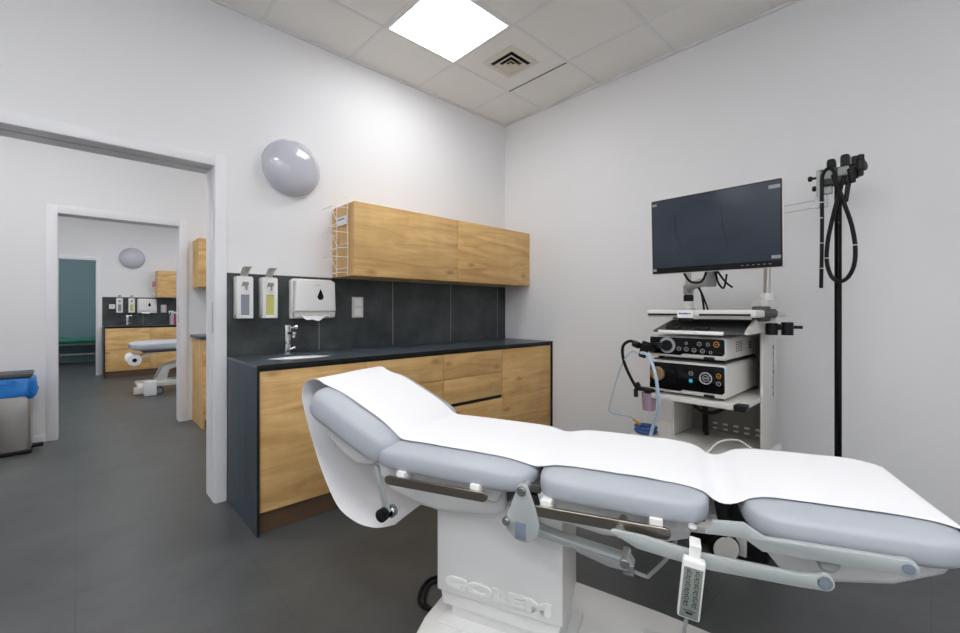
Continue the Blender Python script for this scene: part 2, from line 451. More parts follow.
for dx in (-2.4, -1.2): dup(P0, (dx, 9.0, 0), off+' over the end room')  # two more unseen panels added because the end room was dark
vx, vy = 2.368, 2.167
t = thing('ceiling_air_vent', 'square four-way air vent with nested louvres in the ceiling right of the light panel', 'air vent', (vx, vy, H-.012))
def ring(m, h0, h1, z0, z1, ztilt=0):
    b = bmesh.new(); q = []
    for h, z in ((h0, z0), (h1, z1)):
        q.append([b.verts.new((vx+sx*h, vy+sy*h, z)) for sx, sy in ((-1, -1), (1, -1), (1, 1), (-1, 1))])
        q.append([b.verts.new((vx+sx*h, vy+sy*h, z-.003)) for sx, sy in ((-1, -1), (1, -1), (1, 1), (-1, 1))])
    A, A2, B, B2 = q
    for k in range(4):
        l = (k+1) % 4
        b.faces.new((A[k], A[l], B[l], B[k])); b.faces.new((A2[k], A2[l], B2[l], B2[k]))
        b.faces.new((A[k], A[l], A2[l], A2[k])); b.faces.new((B[k], B[l], B2[l], B2[k]))
    bmesh.ops.recalc_face_normals(b, faces=b.faces[:]); m._merge(b)
VENT = plain('cream_vent_metal', (222, 217, 206), .45)
m = MB(); ring(m, .15, .108, H-.001, H-.006); m.build('frame', VENT, t)
for a, b_ in ((.088, .062), (.046, .026)):
    m = MB(); ring(m, a, b_, H-.018, H-.005); m.build('louvre', VENT, t)
MB().box(vx-.014, vx+.014, vy-.014, vy+.014, H-.018, H-.012).build('louvre', VENT, t)
MB().box(vx-.11, vx+.11, vy-.11, vy+.11, H-.0022, H-.0002).build('backing', BLACK, t)
tag(MB().box(GX-.004, GX+.004, GY-.59, GY-.01, H-.006, H-.0028).build('tile_gap_strip', GROOVE), 'thin dark strip along the edge of the vented ceiling tile', 'strip')

# ------------------------------------------------------------------ wall fittings (reused in the far room)
def dome_lamp(x, z, label):
    t = thing('wall_dome_lamp', label, 'wall lamp', (x, D, z), 0)
    Mx = Matrix.Translation((x, D, z)) @ Matrix.Rotation(PI/2, 4, 'X')
    MB().lathe([(.17, 0), (.19, .0), (.19, .018), (.17, .02)], Mx, 48).build('base_ring', PLAST, t)
    r = .188; h = .092
    pr = [(r*math.cos(a), .018+h*math.sin(a)) for a in [PI/2*k/14 for k in range(15)]]
    MB().lathe(pr, Mx, 56).build('glass_dome', DOME, t, ang=60)
    return t
lamp = dome_lamp(1.045, 2.10, 'round opal dome lamp on the near wall left of the oak wall cupboards')

def dispenser(x, label, liquid):
    t = thing('soap_dispenser', label, 'soap dispenser', (x+.045, D, 1.105))
    y = D-.09
    m = MB()
    m.box(x, x+.09, y+.012, D, 1.105, 1.362, .006)
    m.box(x, x+.022, y, y+.02, 1.105, 1.355, .004).box(x+.068, x+.09, y, y+.02, 1.105, 1.355, .004)
    m.box(x+.02, x+.07, y, y+.02, 1.105, 1.125, .003).box(x+.02, x+.07, y, y+.02, 1.25, 1.355, .003)
    m.build('body', PLAST, t)
    MB().box(x+.022, x+.068, y+.007, y+.014, 1.125, 1.252).build('bottle_window', liquid, t)
    m = MB()
    m.tube([(x+.045, y+.035, 1.355), (x+.045, y+.02, 1.375), (x+.047, y-.005, 1.395), (x+.05, y-.035, 1.408), (x+.052, y-.065, 1.412)], .006, 6)
    # the curved lever blade
    b = bmesh.new(); L = []
    for q in ((y+.035, 1.352, .022), (y+.022, 1.375, .022), (y-.002, 1.395, .022), (y-.03, 1.409, .023), (y-.068, 1.414, .02)):
        L.append([b.verts.new((x+.045+sx*q[2], q[0], q[1]+dz)) for sx, dz in ((-1, 0), (1, 0), (1, .003), (-1, .003))])
    for A, B in zip(L, L[1:]):
        for k in range(4): b.faces.new((A[k], A[(k+1) % 4], B[(k+1) % 4], B[k]))
    b.faces.new(L[0]); b.faces.new(L[-1]); bmesh.ops.recalc_face_normals(b, faces=b.faces[:]); m._merge(b)
    m.build('lever', plain('satin_lever', (196, 192, 186), .35, .5), t)
    m = MB().box(x+.03, x+.062, y-.012, y+.005, 1.305, 1.328, .004)
    m.cyl((x+.05, y-.006, 1.31), (x+.05, y-.006, 1.278), .005, .004, 12)
    m.prism([(x+.022, 1.298), (x+.035, 1.325), (x+.035, 1.303)], 1, y-.004, y+.003)
    m.build('nozzle', GREYP, t)
    MB().cyl((x+.012, y+.04, 1.12), (x-.002, y+.04, 1.12), .006, seg=12).build('lock', BLACK, t)
    return t
sd1 = dispenser(.703, 'left soap dispenser with grey bottle window on the near dark splashback', GLIQ)
sd2 = dispenser(.846, 'right soap dispenser with yellow-green bottle window on the near dark splashback', YLIQ)

def towel_dispenser(label):
    t = thing('paper_towel_dispenser', label, 'paper towel dispenser', (1.177, D, 1.10))
    x0, x1, y = 1.032, 1.322, D-.105
    m = MB()
    m.prism([(x0+.0, 1.10), (x0+.0, 1.352), (x0+.02, 1.366), (x1-.02, 1.366), (x1, 1.352), (x1, 1.10)], 1, D-.05, D, .004)
    m.prism([(x0+.004, 1.145), (x0+.01, 1.345), (x0+.035, 1.36), (x1-.035, 1.36), (x1-.01, 1.345), (x1-.004, 1.145)], 1, y, D-.045, .014, 3)
    m.build('body', PLAST, t)
    MB().prism([(x0+.01, 1.105), (x0+.004, 1.142), (x1-.004, 1.142), (x1-.01, 1.105), (x1-.05, 1.108), ((x0+x1)/2, 1.122), (x0+.05, 1.108)], 1, y+.012, D-.04, .004).build('lower_lip', CREAM, t)
    cx, cz = 1.205, 1.258
    pts = []
    for k in range(25):
        a = PI/2+2*PI*k/24
        c, s_ = math.cos(a), math.sin(a)
        pts.append((cx+.021*c*(1-max(0, s_)*.75), cz-.012+(.05 if s_ > 0 else .022)*s_))
    MB().prism(pts[:-1], 1, y-.003, y+.004).build('drop_window', BLACKG, t)
    m = MB()
    for k in range(3): m.box(1.17+.012*k, 1.178+.012*k, y-.0012, y+.002, 1.322, 1.325)
    m.build('faint_print', GREYINK, t)
    b = bmesh.new(); L = []
    for i in range(15):
        u = i/14; xx = x0+.045+u*.2
        drop = .026*math.sin(PI*min(1, u*1.25))**.8+.006*math.sin(u*14)
        L.append([b.verts.new(p) for p in ((xx, y+.05, 1.125), (xx+.004, y+.022, 1.122), (xx+.004, y-.012+.01*u, 1.112-drop), (xx+.004, y-.010+.01*u, 1.112-drop), (xx+.004, y+.025, 1.1255), (xx, y+.052, 1.128))])
    for A, B in zip(L, L[1:]):
        for k in range(6): b.faces.new((A[k], A[(k+1) % 6], B[(k+1) % 6], B[k]))
    b.faces.new(L[0]); b.faces.new(L[-1]); bmesh.ops.recalc_face_normals(b, faces=b.faces[:])
    m = MB(); m._merge(b); m.build('paper_towel', PAPER, t)
    return t
td = towel_dispenser('white paper towel dispenser with black drop window on the near dark splashback')

def wall_switch(label):
    t = thing('light_switch', label, 'light switch', (1.54, D-.01, 1.10))
    MB().box(1.480, 1.568, D-.020, D-.008, 1.10, 1.252, .003).build('frame_plate', CREAM, t)
    for z in (1.112, 1.181): MB().box(1.497, 1.552, D-.026, D-.019, z, z+.058, .003).build('rocker', PLAST, t)
    return t
sw = wall_switch('double white wall switch on the near splashback right of the towel dispenser')

# splashback
def splash(label):
    m = MB().mat(0).box(.668, E-.001, D-.008, D, .874, 1.383)
    m.mat(1)
    for x in (1.236, 1.83, 2.425, 3.02): m.box(x-.0025, x+.0025, D-.0086, D-.007, .876, 1.376)
    return struct(m.build('trim_3', [TILE, GROUT]))
sp = splash('dark grey tiled splashback above the near worktop')

# worktop with waterfall side
def ellipse_hole(m, x0, x1, y0, y1, z0, z1, cx, cy, rx, ry, n=64):
    b = bmesh.new(); V = []
    for k in range(n):
        a = 2*PI*(k+.5)/n; c, s_ = math.cos(a), math.sin(a)
        # rectangle point on the ray from (cx, cy)
        tx = ((x1-cx)/c if c > 0 else (x0-cx)/c) if abs(c) > 1e-9 else 1e9
        ty = ((y1-cy)/s_ if s_ > 0 else (y0-cy)/s_) if abs(s_) > 1e-9 else 1e9
        tt = min(tx, ty)
        V.append([(cx+rx*c, cy+ry*s_), [cx+tt*c, cy+tt*s_]])
    for X in (x0, x1):                       # snap nearest perimeter points onto the corners
        for Y in (y0, y1):
            k = min(range(n), key=lambda i: (V[i][1][0]-X)**2+(V[i][1][1]-Y)**2); V[k][1] = [X, Y]
    q = [[b.verts.new((*v[i], z)) for v in V] for z in (z0, z1) for i in (0, 1)]
    A0, B0, A1, B1 = q
    for k in range(n):
        l = (k+1) % n
        b.faces.new((A0[k], A0[l], B0[l], B0[k])); b.faces.new((A1[k], A1[l], B1[l], B1[k]))
        b.faces.new((A0[k], A0[l], A1[l], A1[k])); b.faces.new((B0[k], B0[l], B1[l], B1[k]))
    bmesh.ops.recalc_face_normals(b, faces=b.faces[:]); m._merge(b)
SX, SY = .998, 2.66
def worktop(label):
    t = thing('worktop', label, 'worktop', (1.9, 2.65, 0))
    m = MB(); ellipse_hole(m, .669, E-.002, 2.356, D-.009, .860, .874, SX, SY, .208, .148)
    m.build('slab', [SLATE], t)
    o = MB().box(.669, .681, 2.356, D-.009, 0, .860).build('side_panel', SLATEV, t)
    MB().box(.669, .681, 2.352, 2.3559, 0, .874).box(.681, E-.002, 2.352, 2.3559, .862, .874).build('dark_edge', BLACKEDGE, t)
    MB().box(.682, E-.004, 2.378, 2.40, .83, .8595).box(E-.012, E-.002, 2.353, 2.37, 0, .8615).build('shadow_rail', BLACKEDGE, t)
    return t
wt = worktop('dark slate worktop with a slate side panel in the near room')

def basin(label):
    t = thing('sink_basin', label, 'sink', (SX, SY, .75))
    m = MB()
    prof = [(1.04, .850), (1.04, .8595), (1.0, .8595), (.965, .857), (.9, .83), (.75, .78), (.4, .752), (.08, .748), (.08, .742), (.42, .744), (.78, .768), (.93, .825), (.975, .850)]
    b = bmesh.new(); rings = []; n = 56
    for r, z in prof: rings.append([b.verts.new((SX+.212*r*math.cos(2*PI*k/n), SY+.152*r*math.sin(2*PI*k/n), z)) for k in range(n)])
    for A, B in zip(rings, rings[1:]):
        for k in range(n): b.faces.new((A[k], A[(k+1) % n], B[(k+1) % n], B[k]))
    A, B = rings[-1], rings[0]
    for k in range(n): b.faces.new((A[k], A[(k+1) % n], B[(k+1) % n], B[k]))
    bmesh.ops.recalc_face_normals(b, faces=b.faces[:]); m._merge(b)
    m.build('bowl', PLAST, t, ang=60)
    MB().cyl((SX, SY, .745), (SX, SY, .757), .022).build('drain', CHROME, t)
    return t
sk = basin('white oval basin set in the near slate worktop')

def faucet(label):
    x, y = .985, 2.835
    t = thing('faucet', label, 'faucet', (x, y, .874))
    MB().cyl((x, y, .874), (x, y, .879), .027).cyl((x, y, .878), (x, y, 1.02), .0175, bev=.002).box(x-.017, x+.017, y-.015, y+.015, .90, 1.06, .004).build('body', CHROME, t)
    MB().box(x-.011, x+.011, y-.125, y, 1.0, 1.02, .004).cyl((x, y-.112, 1.0), (x, y-.112, .985), .009).build('spout', CHROME, t)
    MB().cyl((x+.015, y, 1.04), (x+.05, y, 1.045), .008).cyl((x+.045, y, 1.044), (x+.062, y, 1.046), .014, bev=.003).build('lever', CHROME, t)
    MB().cyl((x+.017, y-.005, .905), (x+.04, y-.01, .915), .006).cyl((x+.036, y-.01, .913), (x+.044, y-.011, .917), .010).build('pop_up_knob', CHROME, t)
    return t
fc = faucet('chrome mixer tap standing behind the near oval basin')

# base cabinets: carcass set back, fronts flush
def base_cab(x0, x1, fronts, label, name='base_cabinet'):
    t = thing(name, label, 'cabinet', ((x0+x1)/2, 2.65, 0), 0, 'oak base units of the near room')
    MB().box(x0+.001, x1-.001, 2.40, D-.012, .11, .73).build('carcass', OAKV, t)
    MB().box(x0, x1, 2.385, 2.40, 0, .11).build('plinth', PLINTH, t)
    for kind, z0, z1 in fronts:
        MB().box(x0+.0018, x1-.0018, 2.366, 2.385, z0, z1, .0012).build(kind, OAKH, t)
    m = MB().box(x0, x1, 2.386, 2.399, .11, .845)
    m.build('dark_backing', BLACKEDGE, t)
    return t
DR = [('drawer_front', .662, .838), ('drawer_front', .480, .659), ('drawer_front', .112, .452)]
c1 = base_cab(.683, 1.285, [('door', .112, .838)], 'oak base unit with one plain door under the near basin')
c2 = base_cab(1.285, 1.887, DR, 'oak three-drawer base unit between the basin unit and the other drawer unit')
c3 = base_cab(1.887, 2.489, DR, 'oak three-drawer base unit with dark finger gap beside the corner door unit')
c4 = base_cab(2.489, 3.12, [('door', .112, .838)], 'oak base unit with one tall door in the corner by the right wall')

def wall_cab(x0, x1, label):
    t = thing('wall_cabinet', label, 'cabinet', ((x0+x1)/2, D-.16, 1.385), 0, 'oak wall cupboards of the near room')
    m = MB()
    m.prism([(2.640, 1.387), (2.640, 1.876), (D-.040, 1.876), (D-.018, 1.869), (D-.005, 1.852), (D-.001, 1.832), (D-.001, 1.387)], 0, x0, x1)
    m.build('carcass', OAKV, t)
    MB().box(x0, x1-.002, 2.621, 2.639, 1.385, 1.878, .0012).build('door', OAKH, t)
    return t
w1 = wall_cab(1.335, 2.236, 'left oak wall cupboard with the white wire rack on its side, near room')
w2 = wall_cab(2.238, 3.132, 'right oak wall cupboard in the corner by the right wall, near room')

def wire_rack(label):
    t = thing('wire_leaflet_rack', label, 'wire rack', (1.328, 2.78, 1.39))
    r = .0024; X = 1.329; ya, yb = 2.70, 2.862
    m = MB().tube([(X, ya, 1.39), (X, ya, 1.915), (X, yb, 1.935), (X, yb, 1.39)], r, 6, 1)
    m.build('upright_wire', WIRE, t)
    for z in (1.41, 1.575, 1.74):
        m = MB()
        m.tube([(X, ya, z), (X-.055, ya, z-.004), (X-.055, yb, z-.004), (X, yb, z)], r, 6, 1)
        m.tube([(X, ya-.012, z+.1), (X-.105, ya, z+.1), (X-.105, yb, z+.1), (X, yb+.012, z+.1)], r, 6, 1)
        m.tube([(X-.055, ya+.03, z-.004), (X-.105, ya+.03, z+.1)], r, 6, 1).tube([(X-.055, yb-.03, z-.004), (X-.105, yb-.03, z+.1)], r, 6, 1)
        m.tube([(X, ya-.012, z+.03), (X, yb+.012, z+.03)], r, 6, 1)
        m.build('pocket_wire', WIRE, t)
    MB().box(X-.006, X-.003, ya+.005, yb-.01, 1.735, 1.795).build('name_card', PLAST, t)
    m = MB()
    for k in range(6): m.box(X-.0068, X-.005, yb-.025-.018*k-.012, yb-.025-.018*k, 1.772, 1.782)
    m.build('card_print', BLUEINK, t)
    return t
rk = wire_rack('white wire leaflet rack with a name card on the side of the near wall cupboard')

# ------------------------------------------------------------------ far room kitchenette: copies
DX, DY = -.323, Y3b-D
far = [
 (lamp, 'round opal dome lamp on the far room wall above its dispensers', -.29),
 (sd1, 'left soap dispenser with grey window on the far room splashback', -.173),
 (sd2, 'right soap dispenser with yellow window on the far room splashback', -.146),
 (td, 'white paper towel dispenser with drop window on the far room splashback', -.205),
 (sw, 'white wall switch right of the towel dispenser on the far room splashback', -.30),
 (wt, 'dark worktop with side panel in the far room', DX),
 (fc, 'chrome tap on the far room worktop', -.305), (sk, 'white basin in the far room worktop', DX),
 (c1, 'oak base unit with a plain door in the far room left of the drawer units', DX),
 (c2, 'oak drawer base unit behind the far treatment couch', DX),
 (w1, 'oak wall cupboard seen through both doorways in the far room', -.24),
 (rk, 'white wire leaflet rack with coloured leaflets in the far room', -.24)]
c = copy_tree(sp); c.location += Vector((DX, DY, 0))
grp = {'base_cabinet': 'oak base units of the far room', 'wall_cabinet': 'oak wall cupboards of the far room'}
for o, lab, dx in far:
    c = dup(o, (dx, DY, 0), lab, grp.get(o.name.split('.')[0]))
    if o is td: c.location.z -= .005
t = thing('wall_socket', 'white single socket left of the soap dispensers in the far room', 'socket', (.476, Y3b-.008, 1.17))
MB().box(.435, .517, Y3b-.020, Y3b-.008, 1.172, 1.254, .004).build('plate', PLAST, t)
MB().cyl((.476, Y3b-.021, 1.213), (.476, Y3b-.016, 1.213), .02).build('outlet', CREAM, t)
# leaflets in the far wire rack
fx, fy = 1.329-.24, 2.78+DY
tag(MB().box(fx-.05, fx-.012, fy-.05, fy+.02, 1.577, 1.69, .003).build('leaflet_box', VIOLET), 'blue leaflet box in the far wire rack', 'leaflet box')
tag(MB().box(fx-.05, fx-.012, fy-.075, fy-.053, 1.577, 1.685, .003).build('leaflet_box', PINK), 'pink leaflet box in the far wire rack', 'leaflet box')
tag(MB().box(fx-.055, fx-.01, fy-.06, fy+.06, 1.413, 1.475, .01).build('gauze_pack', PLAST), 'white gauze pack in the lowest pocket of the far wire rack', 'gauze pack')

def spray(x, y, z, matb, label, s=1.):
    t = thing('spray_bottle', label, 'spray bottle', (x, y, z))
    Mx = Matrix.Translation((x, y, z)) @ Matrix.Scale(s, 4)
    MB().lathe([(.036, 0), (.04, .006), (.04, .14), (.034, .165), (.016, .19), (.014, .205)], Mx, 24).build('bottle', matb, t)
    m = MB().lathe([(.017, .2), (.017, .222)], Mx, 16).box(-.05, .025, -.011, .011, .222, .25, .004, M=Mx)
    m.tube([Mx @ Vector((-.03, 0, .225)), Mx @ Vector((-.045, 0, .205)), Mx @ Vector((-.04, 0, .19))], .005*s, 6)
    m.build('trigger_head', PLAST, t)
    return t
spray(1.335, 9.93, .874, LILAC2, 'lilac spray bottle with white trigger on the far worktop', 1.05)
spray(1.40, 9.89, .874, RED, 'red bottle beside the lilac spray bottle on the far worktop', .98)

# ------------------------------------------------------------------ middle room cabinets
t = thing('base_cabinet', 'tall-sided oak base cabinet beside the second doorway in the middle room', 'cabinet', (1.5, 5.08, 0))
MB().box(.892, .910, 4.842, Y2b-.014, 0, .868).build('side_panel', OAKV, t)
MB().box(.91, 2.9, 4.862, Y2b-.014, .08, .868).build('carcass', OAKV, t)
for x in (.892, 1.5, 2.1):
    MB().box(x+.001, x+.599, 4.824, 4.841, .1, .60, .001).build('door', OAKH, t)
    MB().box(x+.001, x+.599, 4.824, 4.841, .604, .862, .001).build('drawer_front', OAKH, t)
MB().box(.911, 2.9, 4.87, 4.88, 0, .08).build('plinth', PLINTH, t)
tag(MB().prism([(.872, 4.85), (.90, 4.80), (2.92, 4.80), (2.92, Y2b-.014), (.872, Y2b-.014)], 2, .868, .90, .003).build('worktop', SLATE), 'dark worktop with clipped corner on the middle room oak cabinet', 'worktop')
t = thing('wall_cabinet', 'oak wall cupboard beside the second doorway in the middle room', 'cabinet', (1.5, 5.2, 1.385))
MB().box(.896, 2.9, 5.07, Y2b-.001, 1.387, 1.876).build('carcass', OAKV, t)
for x in (.896, 1.9): MB().box(x, x+.998, 5.05, 5.069, 1.385, 1.878, .0015).build('door', OAKH, t)

# waste bin in the middle room
t = thing('waste_bin', 'brushed steel pedal bin with blue bag against the wall beside the second doorway', 'waste bin', (-.44, 5.14, 0))
MB().box(-.61, -.262, 5.0, 5.26, .02, .50, .02, 3).build('body', STEEL, t)
MB().box(-.615, -.257, 4.995, 5.265, 0, .028, .008).build('base_rim', BLACK, t)
bag = MB()
b = bmesh.new(); n = 72; rings = []
for j, (g, z) in enumerate(((.0, .615), (.016, .60), (.022, .57), (.028, .53), (.034, .49), (.028, .465), (.003, .47))):
    ring_ = []
    for k in range(n):
        a = 2*PI*k/n; c, s_ = math.cos(a), math.sin(a)
        f = lambda v: math.copysign(abs(v)**.35, v)
        wob = (.006*math.sin(7*a+j)+.004*math.sin(13*a+2*j))*(0 if j in (0, 6) else 1)
        zz = z+(.018*math.sin(3*a+1)+.008*math.sin(9*a) if j in (4, 5) else 0)
        ring_.append(b.verts.new((-.436+(.176+g+wob)*f(c), 5.13+(.132+g+wob)*f(s_), zz)))
    rings.append(ring_)
for A, B in zip(rings, rings[1:]):
    for k in range(n): b.faces.new((A[k], A[(k+1) % n], B[(k+1) % n], B[k]))
b.faces.new(rings[0]); bmesh.ops.recalc_face_normals(b, faces=b.faces[:]); bag._merge(b)
bag.build('blue_bag', BLUE, t, ang=50)
MB().box(-.62, -.255, 4.985, 5.27, .612, .648, .012, 3).box(-.36, -.30, 5.0, 5.04, .645, .652, .003).build('lid', DKGREY, t)
MB().cyl((-.26, 5.12, .035), (-.195, 5.12, .035), .018).build('pedal', BLACK, t)

# ------------------------------------------------------------------ far room treatment couch
t = thing('treatment_couch', 'white-framed treatment couch with paper roll at its head in the far room', 'treatment couch', (1.4, 7.45, 0))
MB().superq(.88, .3, .062, .4, .22, Matrix.Translation((1.41, 7.5, .66))).build('padded_top', VINYL, t)
MB().box(.66, 2.25, 7.28, 7.72, .575, .607, .006).build('top_frame', DKGREY, t)
MB().box(.60, .80, 7.3, 7.7, .10, .16, .02, 3).box(.66, .80, 7.20, 7.29, .0, .205, .012).build('foot_block', SHELL, t)
MB().box(.56, .66, 7.26, 7.33, .03, .12, .008).build('foot_pedal', CREAM, t)
MB().box(.8, 2.3, 7.34, 7.42, .10, .17, .006).box(.8, 2.3, 7.58, 7.66, .10, .17, .006).build('base_beam', CREAM, t)
for y in (7.37, 7.60):
    MB().prism([(.80, .17), (.88, .36), (1.5, .56), (1.56, .52), (.96, .32), (.93, .17)], 1, y, y+.035, .004).build('lifting_arm', CREAM, t)
for x, y in ((.83, 7.26), (.83, 7.72), (2.2, 7.26), (2.2, 7.72)):
    w = MB().cyl((x-.0, y-.015, .055), (x, y+.015, .055), .055, bev=.008).build('caster', DKGREY, t)
    MB().cyl((x, y-.019, .055), (x, y+.019, .055), .036).build('wheel_disc', BLUEGREY, w)
MB().tube([(.86, 7.30, .60), (.70, 7.29, .53), (.60, 7.28, .49)], .012, 8).tube([(.86, 7.70, .60), (.70, 7.71, .53), (.60, 7.72, .49)], .012, 8).build('roll_bracket', CREAM, t)
t = thing('paper_roll', 'white roll of couch paper under the head of the far treatment couch', 'paper roll', (.57, 7.5, .40))
MB().cyl((.57, 7.27, .485), (.57, 7.73, .485), .075, bev=.004, seg=32).build('paper', PAPER, t)
MB().cyl((.57, 7.262, .485), (.57, 7.738, .485), .026).build('core', BLACK, t)

# ------------------------------------------------------------------ end room bench
t = thing('padded_bench', 'green padded bench against the teal wall of the end room', 'bench', (0, 12.5, 0))
MB().box(-1.3, 1.3, 12.3, 12.85, .455, .545, .03, 4).build('seat_pad', GREEN, t)
MB().box(-1.25, 1.25, 12.35, 12.39, .41, .455).box(-1.25, 1.25, 12.78, 12.82, .41, .455).build('seat_frame', GREYP, t)
for x in (-1.22, 1.18):
    for y in (12.35, 12.78): MB().box(x, x+.04, y, y+.04, 0, .41).build('leg', GREYP, t)
MB().box(-1.18, 1.18, 12.36, 12.38, .2, .23).build('crossbar', GREYP, t)

# ------------------------------------------------------------------ examination chair (local frame: x = towards the foot, y = away from the camera)
TX, TY = .37294, -.92786
ANG = math.atan2(TY, TX)
W0 = 1.44
LOC = (-TY*W0, TX*W0, 0)
ch = thing('examination_chair', 'large white examination chair with grey-blue upholstery in the foreground', 'examination chair', LOC, ANG)
def cb(m, name, mats, parent=None, **k): return m.build(name, mats, parent or ch, local=True, **k)
def rotY(cx, cz, ang): return Matrix.Translation((cx, 0, cz)) @ Matrix.Rotation(ang, 4, 'Y')
PW = .279
PADS = [(-1.070, .743, 25, .203, .067, .9), (-.668, .655, .6, .288, .047, .66), (-.146, .656, 0, .225, .0455, .62), (.352, .660, -1., .205, .044, .66)]
for (cx, cz, an, a_, c_, ex), nm in zip(PADS, ('headrest_pad', 'back_pad', 'seat_pad', 'leg_pad')):
    cb(MB().superq(a_, PW, c_, .46, .34 if nm == 'leg_pad' else .28, rotY(cx, cz, R(an)), ex=ex), nm, VINYL, ang=80)
W = .215
cb(MB().prism([(-1.235, .80), (-1.2, .68), (-1.13, .625), (-1.06, .592), (-.985, .602), (-.95, .64), (-1.0, .68), (-1.16, .79)], 1, -W, W, .018, 3), 'headrest_shell', SHELL)
cb(MB().prism([(-.955, .625), (-.945, .56), (-.925, .52), (-.80, .488), (-.72, .482), (-.52, .510), (-.490, .53), (-.475, .625)], 1, -W+.01, W-.01, .022, 3)
   .prism([(-.95, .625), (-.94, .575), (-.50, .565), (-.472, .625)], 1, -W-.015, W+.015, .012, 3), 'back_shell', SHELL)
cb(MB().prism([(-.372, .628), (-.352, .565), (-.325, .532), (-.19, .518), (-.04, .530), (.03, .556), (.055, .628)], 1, -W+.01, W-.01, .022, 3)
   .prism([(-.375, .628), (-.36, .578), (.03, .585), (.06, .628)], 1, -W-.02, W+.02, .012, 3), 'seat_shell', SHELL)
cb(MB().prism([(.168, .645), (.19, .585), (.222, .545), (.29, .531), (.43, .562), (.51, .605), (.535, .645)], 1, -.235, .235, .02, 3), 'leg_shell', SHELL)
cb(MB().box(-.97, -.44, -.17, .17, .585, .615, .004).box(-.40, .07, -.17, .17, .585, .612, .004).box(-.48, -.33, -.2, .2, .56, .60, .006).box(-.44, -.36, -.235, .235, .62, .645, .004), 'under_frame', DKGREY)

def rail(s0, s1, z0, z1, marks):
    y = 1.15-W0
    dz = z1-z0; L = s1-s0
    pts = []; h = .0145
    for k in range(9):
        a = PI/2+PI*k/8; pts.append((s0+h+h*math.cos(a), z0+h*math.sin(a)))
    for k in range(9):
        a = -PI/2+PI*k/8; pts.append((s1-h+h*math.cos(a), z1+h*math.sin(a)))
    o = cb(MB().prism(pts, 1, y-.005, y+.005, .0012, 1), 'side_rail', RAILM)
    for s_ in marks: cb(MB().box(s_-.016, s_+.016, y+.002, y+.075, z0+(z1-z0)*(s_-s0)/L+.004, z0+(z1-z0)*(s_-s0)/L+.030, .003), 'rail_clamp', PLAST, o)
rail(-.872, -.505, .600, .606, (-.815, -.548))
rail(-.368, -.012, .598, .606, (-.330, -.046))
# the far side carries the same rails
o = cb(MB().box(-.872, -.505, .284, .294, .588, .618, .004).box(-.80, -.77, .19, .286, .595, .61).box(-.58, -.55, .19, .286, .595, .61), 'side_rail', RAILM)
o = cb(MB().box(-.368, -.012, .284, .294, .588, .618, .004).box(-.33, -.30, .19, .286, .595, .61).box(-.08, -.05, .19, .286, .595, .61), 'side_rail', RAILM)

# teardrop hinge plate
y = 1.13-W0
pl = [(-.403, .664), (-.397, .672), (-.387, .674), (-.376, .668), (-.352, .605), (-.341, .566), (-.345, .540), (-.357, .522), (-.376, .511), (-.395, .511), (-.414, .518), (-.436, .538), (-.444, .555), (-.436, .58)]
hp = cb(MB().prism(pl, 1, y, y+.010, .002), 'hinge_plate', ALU)
cb(MB().box(-.411, -.379, y-.001, y+.002, .517, .565, .0005), 'plate_sticker', BLUEGREY, hp)
cb(MB().cyl((-.390, y-.012, .655), (-.390, y+.05, .655), .014, seg=20, bev=.004), 'hinge_bolt', CHROME, hp)
cb(MB().cyl((-.434, y-.016, .565), (-.434, y+.06, .560), .012, seg=20, bev=.005).cyl((-.432, y+.02, .60), (-.432, y+.12, .60), .010), 'lock_knob', CHROME, hp)
# side arms of the leg section
def band(top, bot, y0, y1, nm, mat=ALU, bev=.002):
    return cb(MB().prism(top+bot[::-1], 1, y0, y1, bev), nm, mat)
y = 1.14-W0
a = band([(.078, .664), (.141, .671), (.180, .648), (.246, .651), (.405, .656)] + [(0.42, 0.6584), (0.4256, 0.658), (0.4308, 0.6558), (0.435, 0.6521), (0.4378, 0.6473), (0.439, 0.6418), (0.4383, 0.6362), (0.4359, 0.6311), (0.432, 0.627), (0.4271, 0.6244), (0.4215, 0.6235)], [(.064, .633), (.141, .638), (.175, .617), (.246, .620), (.405, .624)], y-.008, y+.008, 'leg_arm')
cb(MB().cyl((.4215, y-.0105, .641), (.4215, y-.004, .641), .0135, seg=28, bev=.003), 'end_cap', BLUEGREY, a)
y = 1.12-W0
a = band([(-.150, .602), (-.141, .606), (-.072, .604), (-.017, .598), (.056, .592), (.241, .593), (.270, .598)] + [(0.281, 0.6039), (0.2866, 0.6035), (0.2918, 0.6013), (0.296, 0.5976), (0.2988, 0.5928), (0.3, 0.5873), (0.2993, 0.5817), (0.2969, 0.5766), (0.293, 0.5725), (0.2881, 0.5699), (0.2825, 0.569)], [(-.150, .598), (-.12, .586), (-.087, .572), (-.013, .565), (.073, .559), (.241, .566), (.265, .568)], y-.007, y+.007, 'lower_arm')
cb(MB().cyl((.2825, y-.0095, .5865), (.2825, y-.004, .5865), .0135, seg=28, bev=.003), 'end_cap', BLUEGREY, a)
cb(MB().cyl((.296, y+.02, .617), (.296, y+.10, .617), .021, seg=28, bev=.004), 'pivot_boss', GREYP, a)
cb(MB().cyl((-.13, y, .597), (-.13, y+.12, .597), .012), 'pivot_pin', STEEL, a)
cb(MB().cyl((.035, -.28, .628), (.035, -.22, .628), .010, bev=.003), 'chrome_stud', CHROME)
cb(MB().prism([(.02, .590), (.03, .578), (.08, .582), (.10, .590), (.10, .600), (.02, .600)], 1, -.2, .2, .004), 'seat_drain_tray', CREAM)
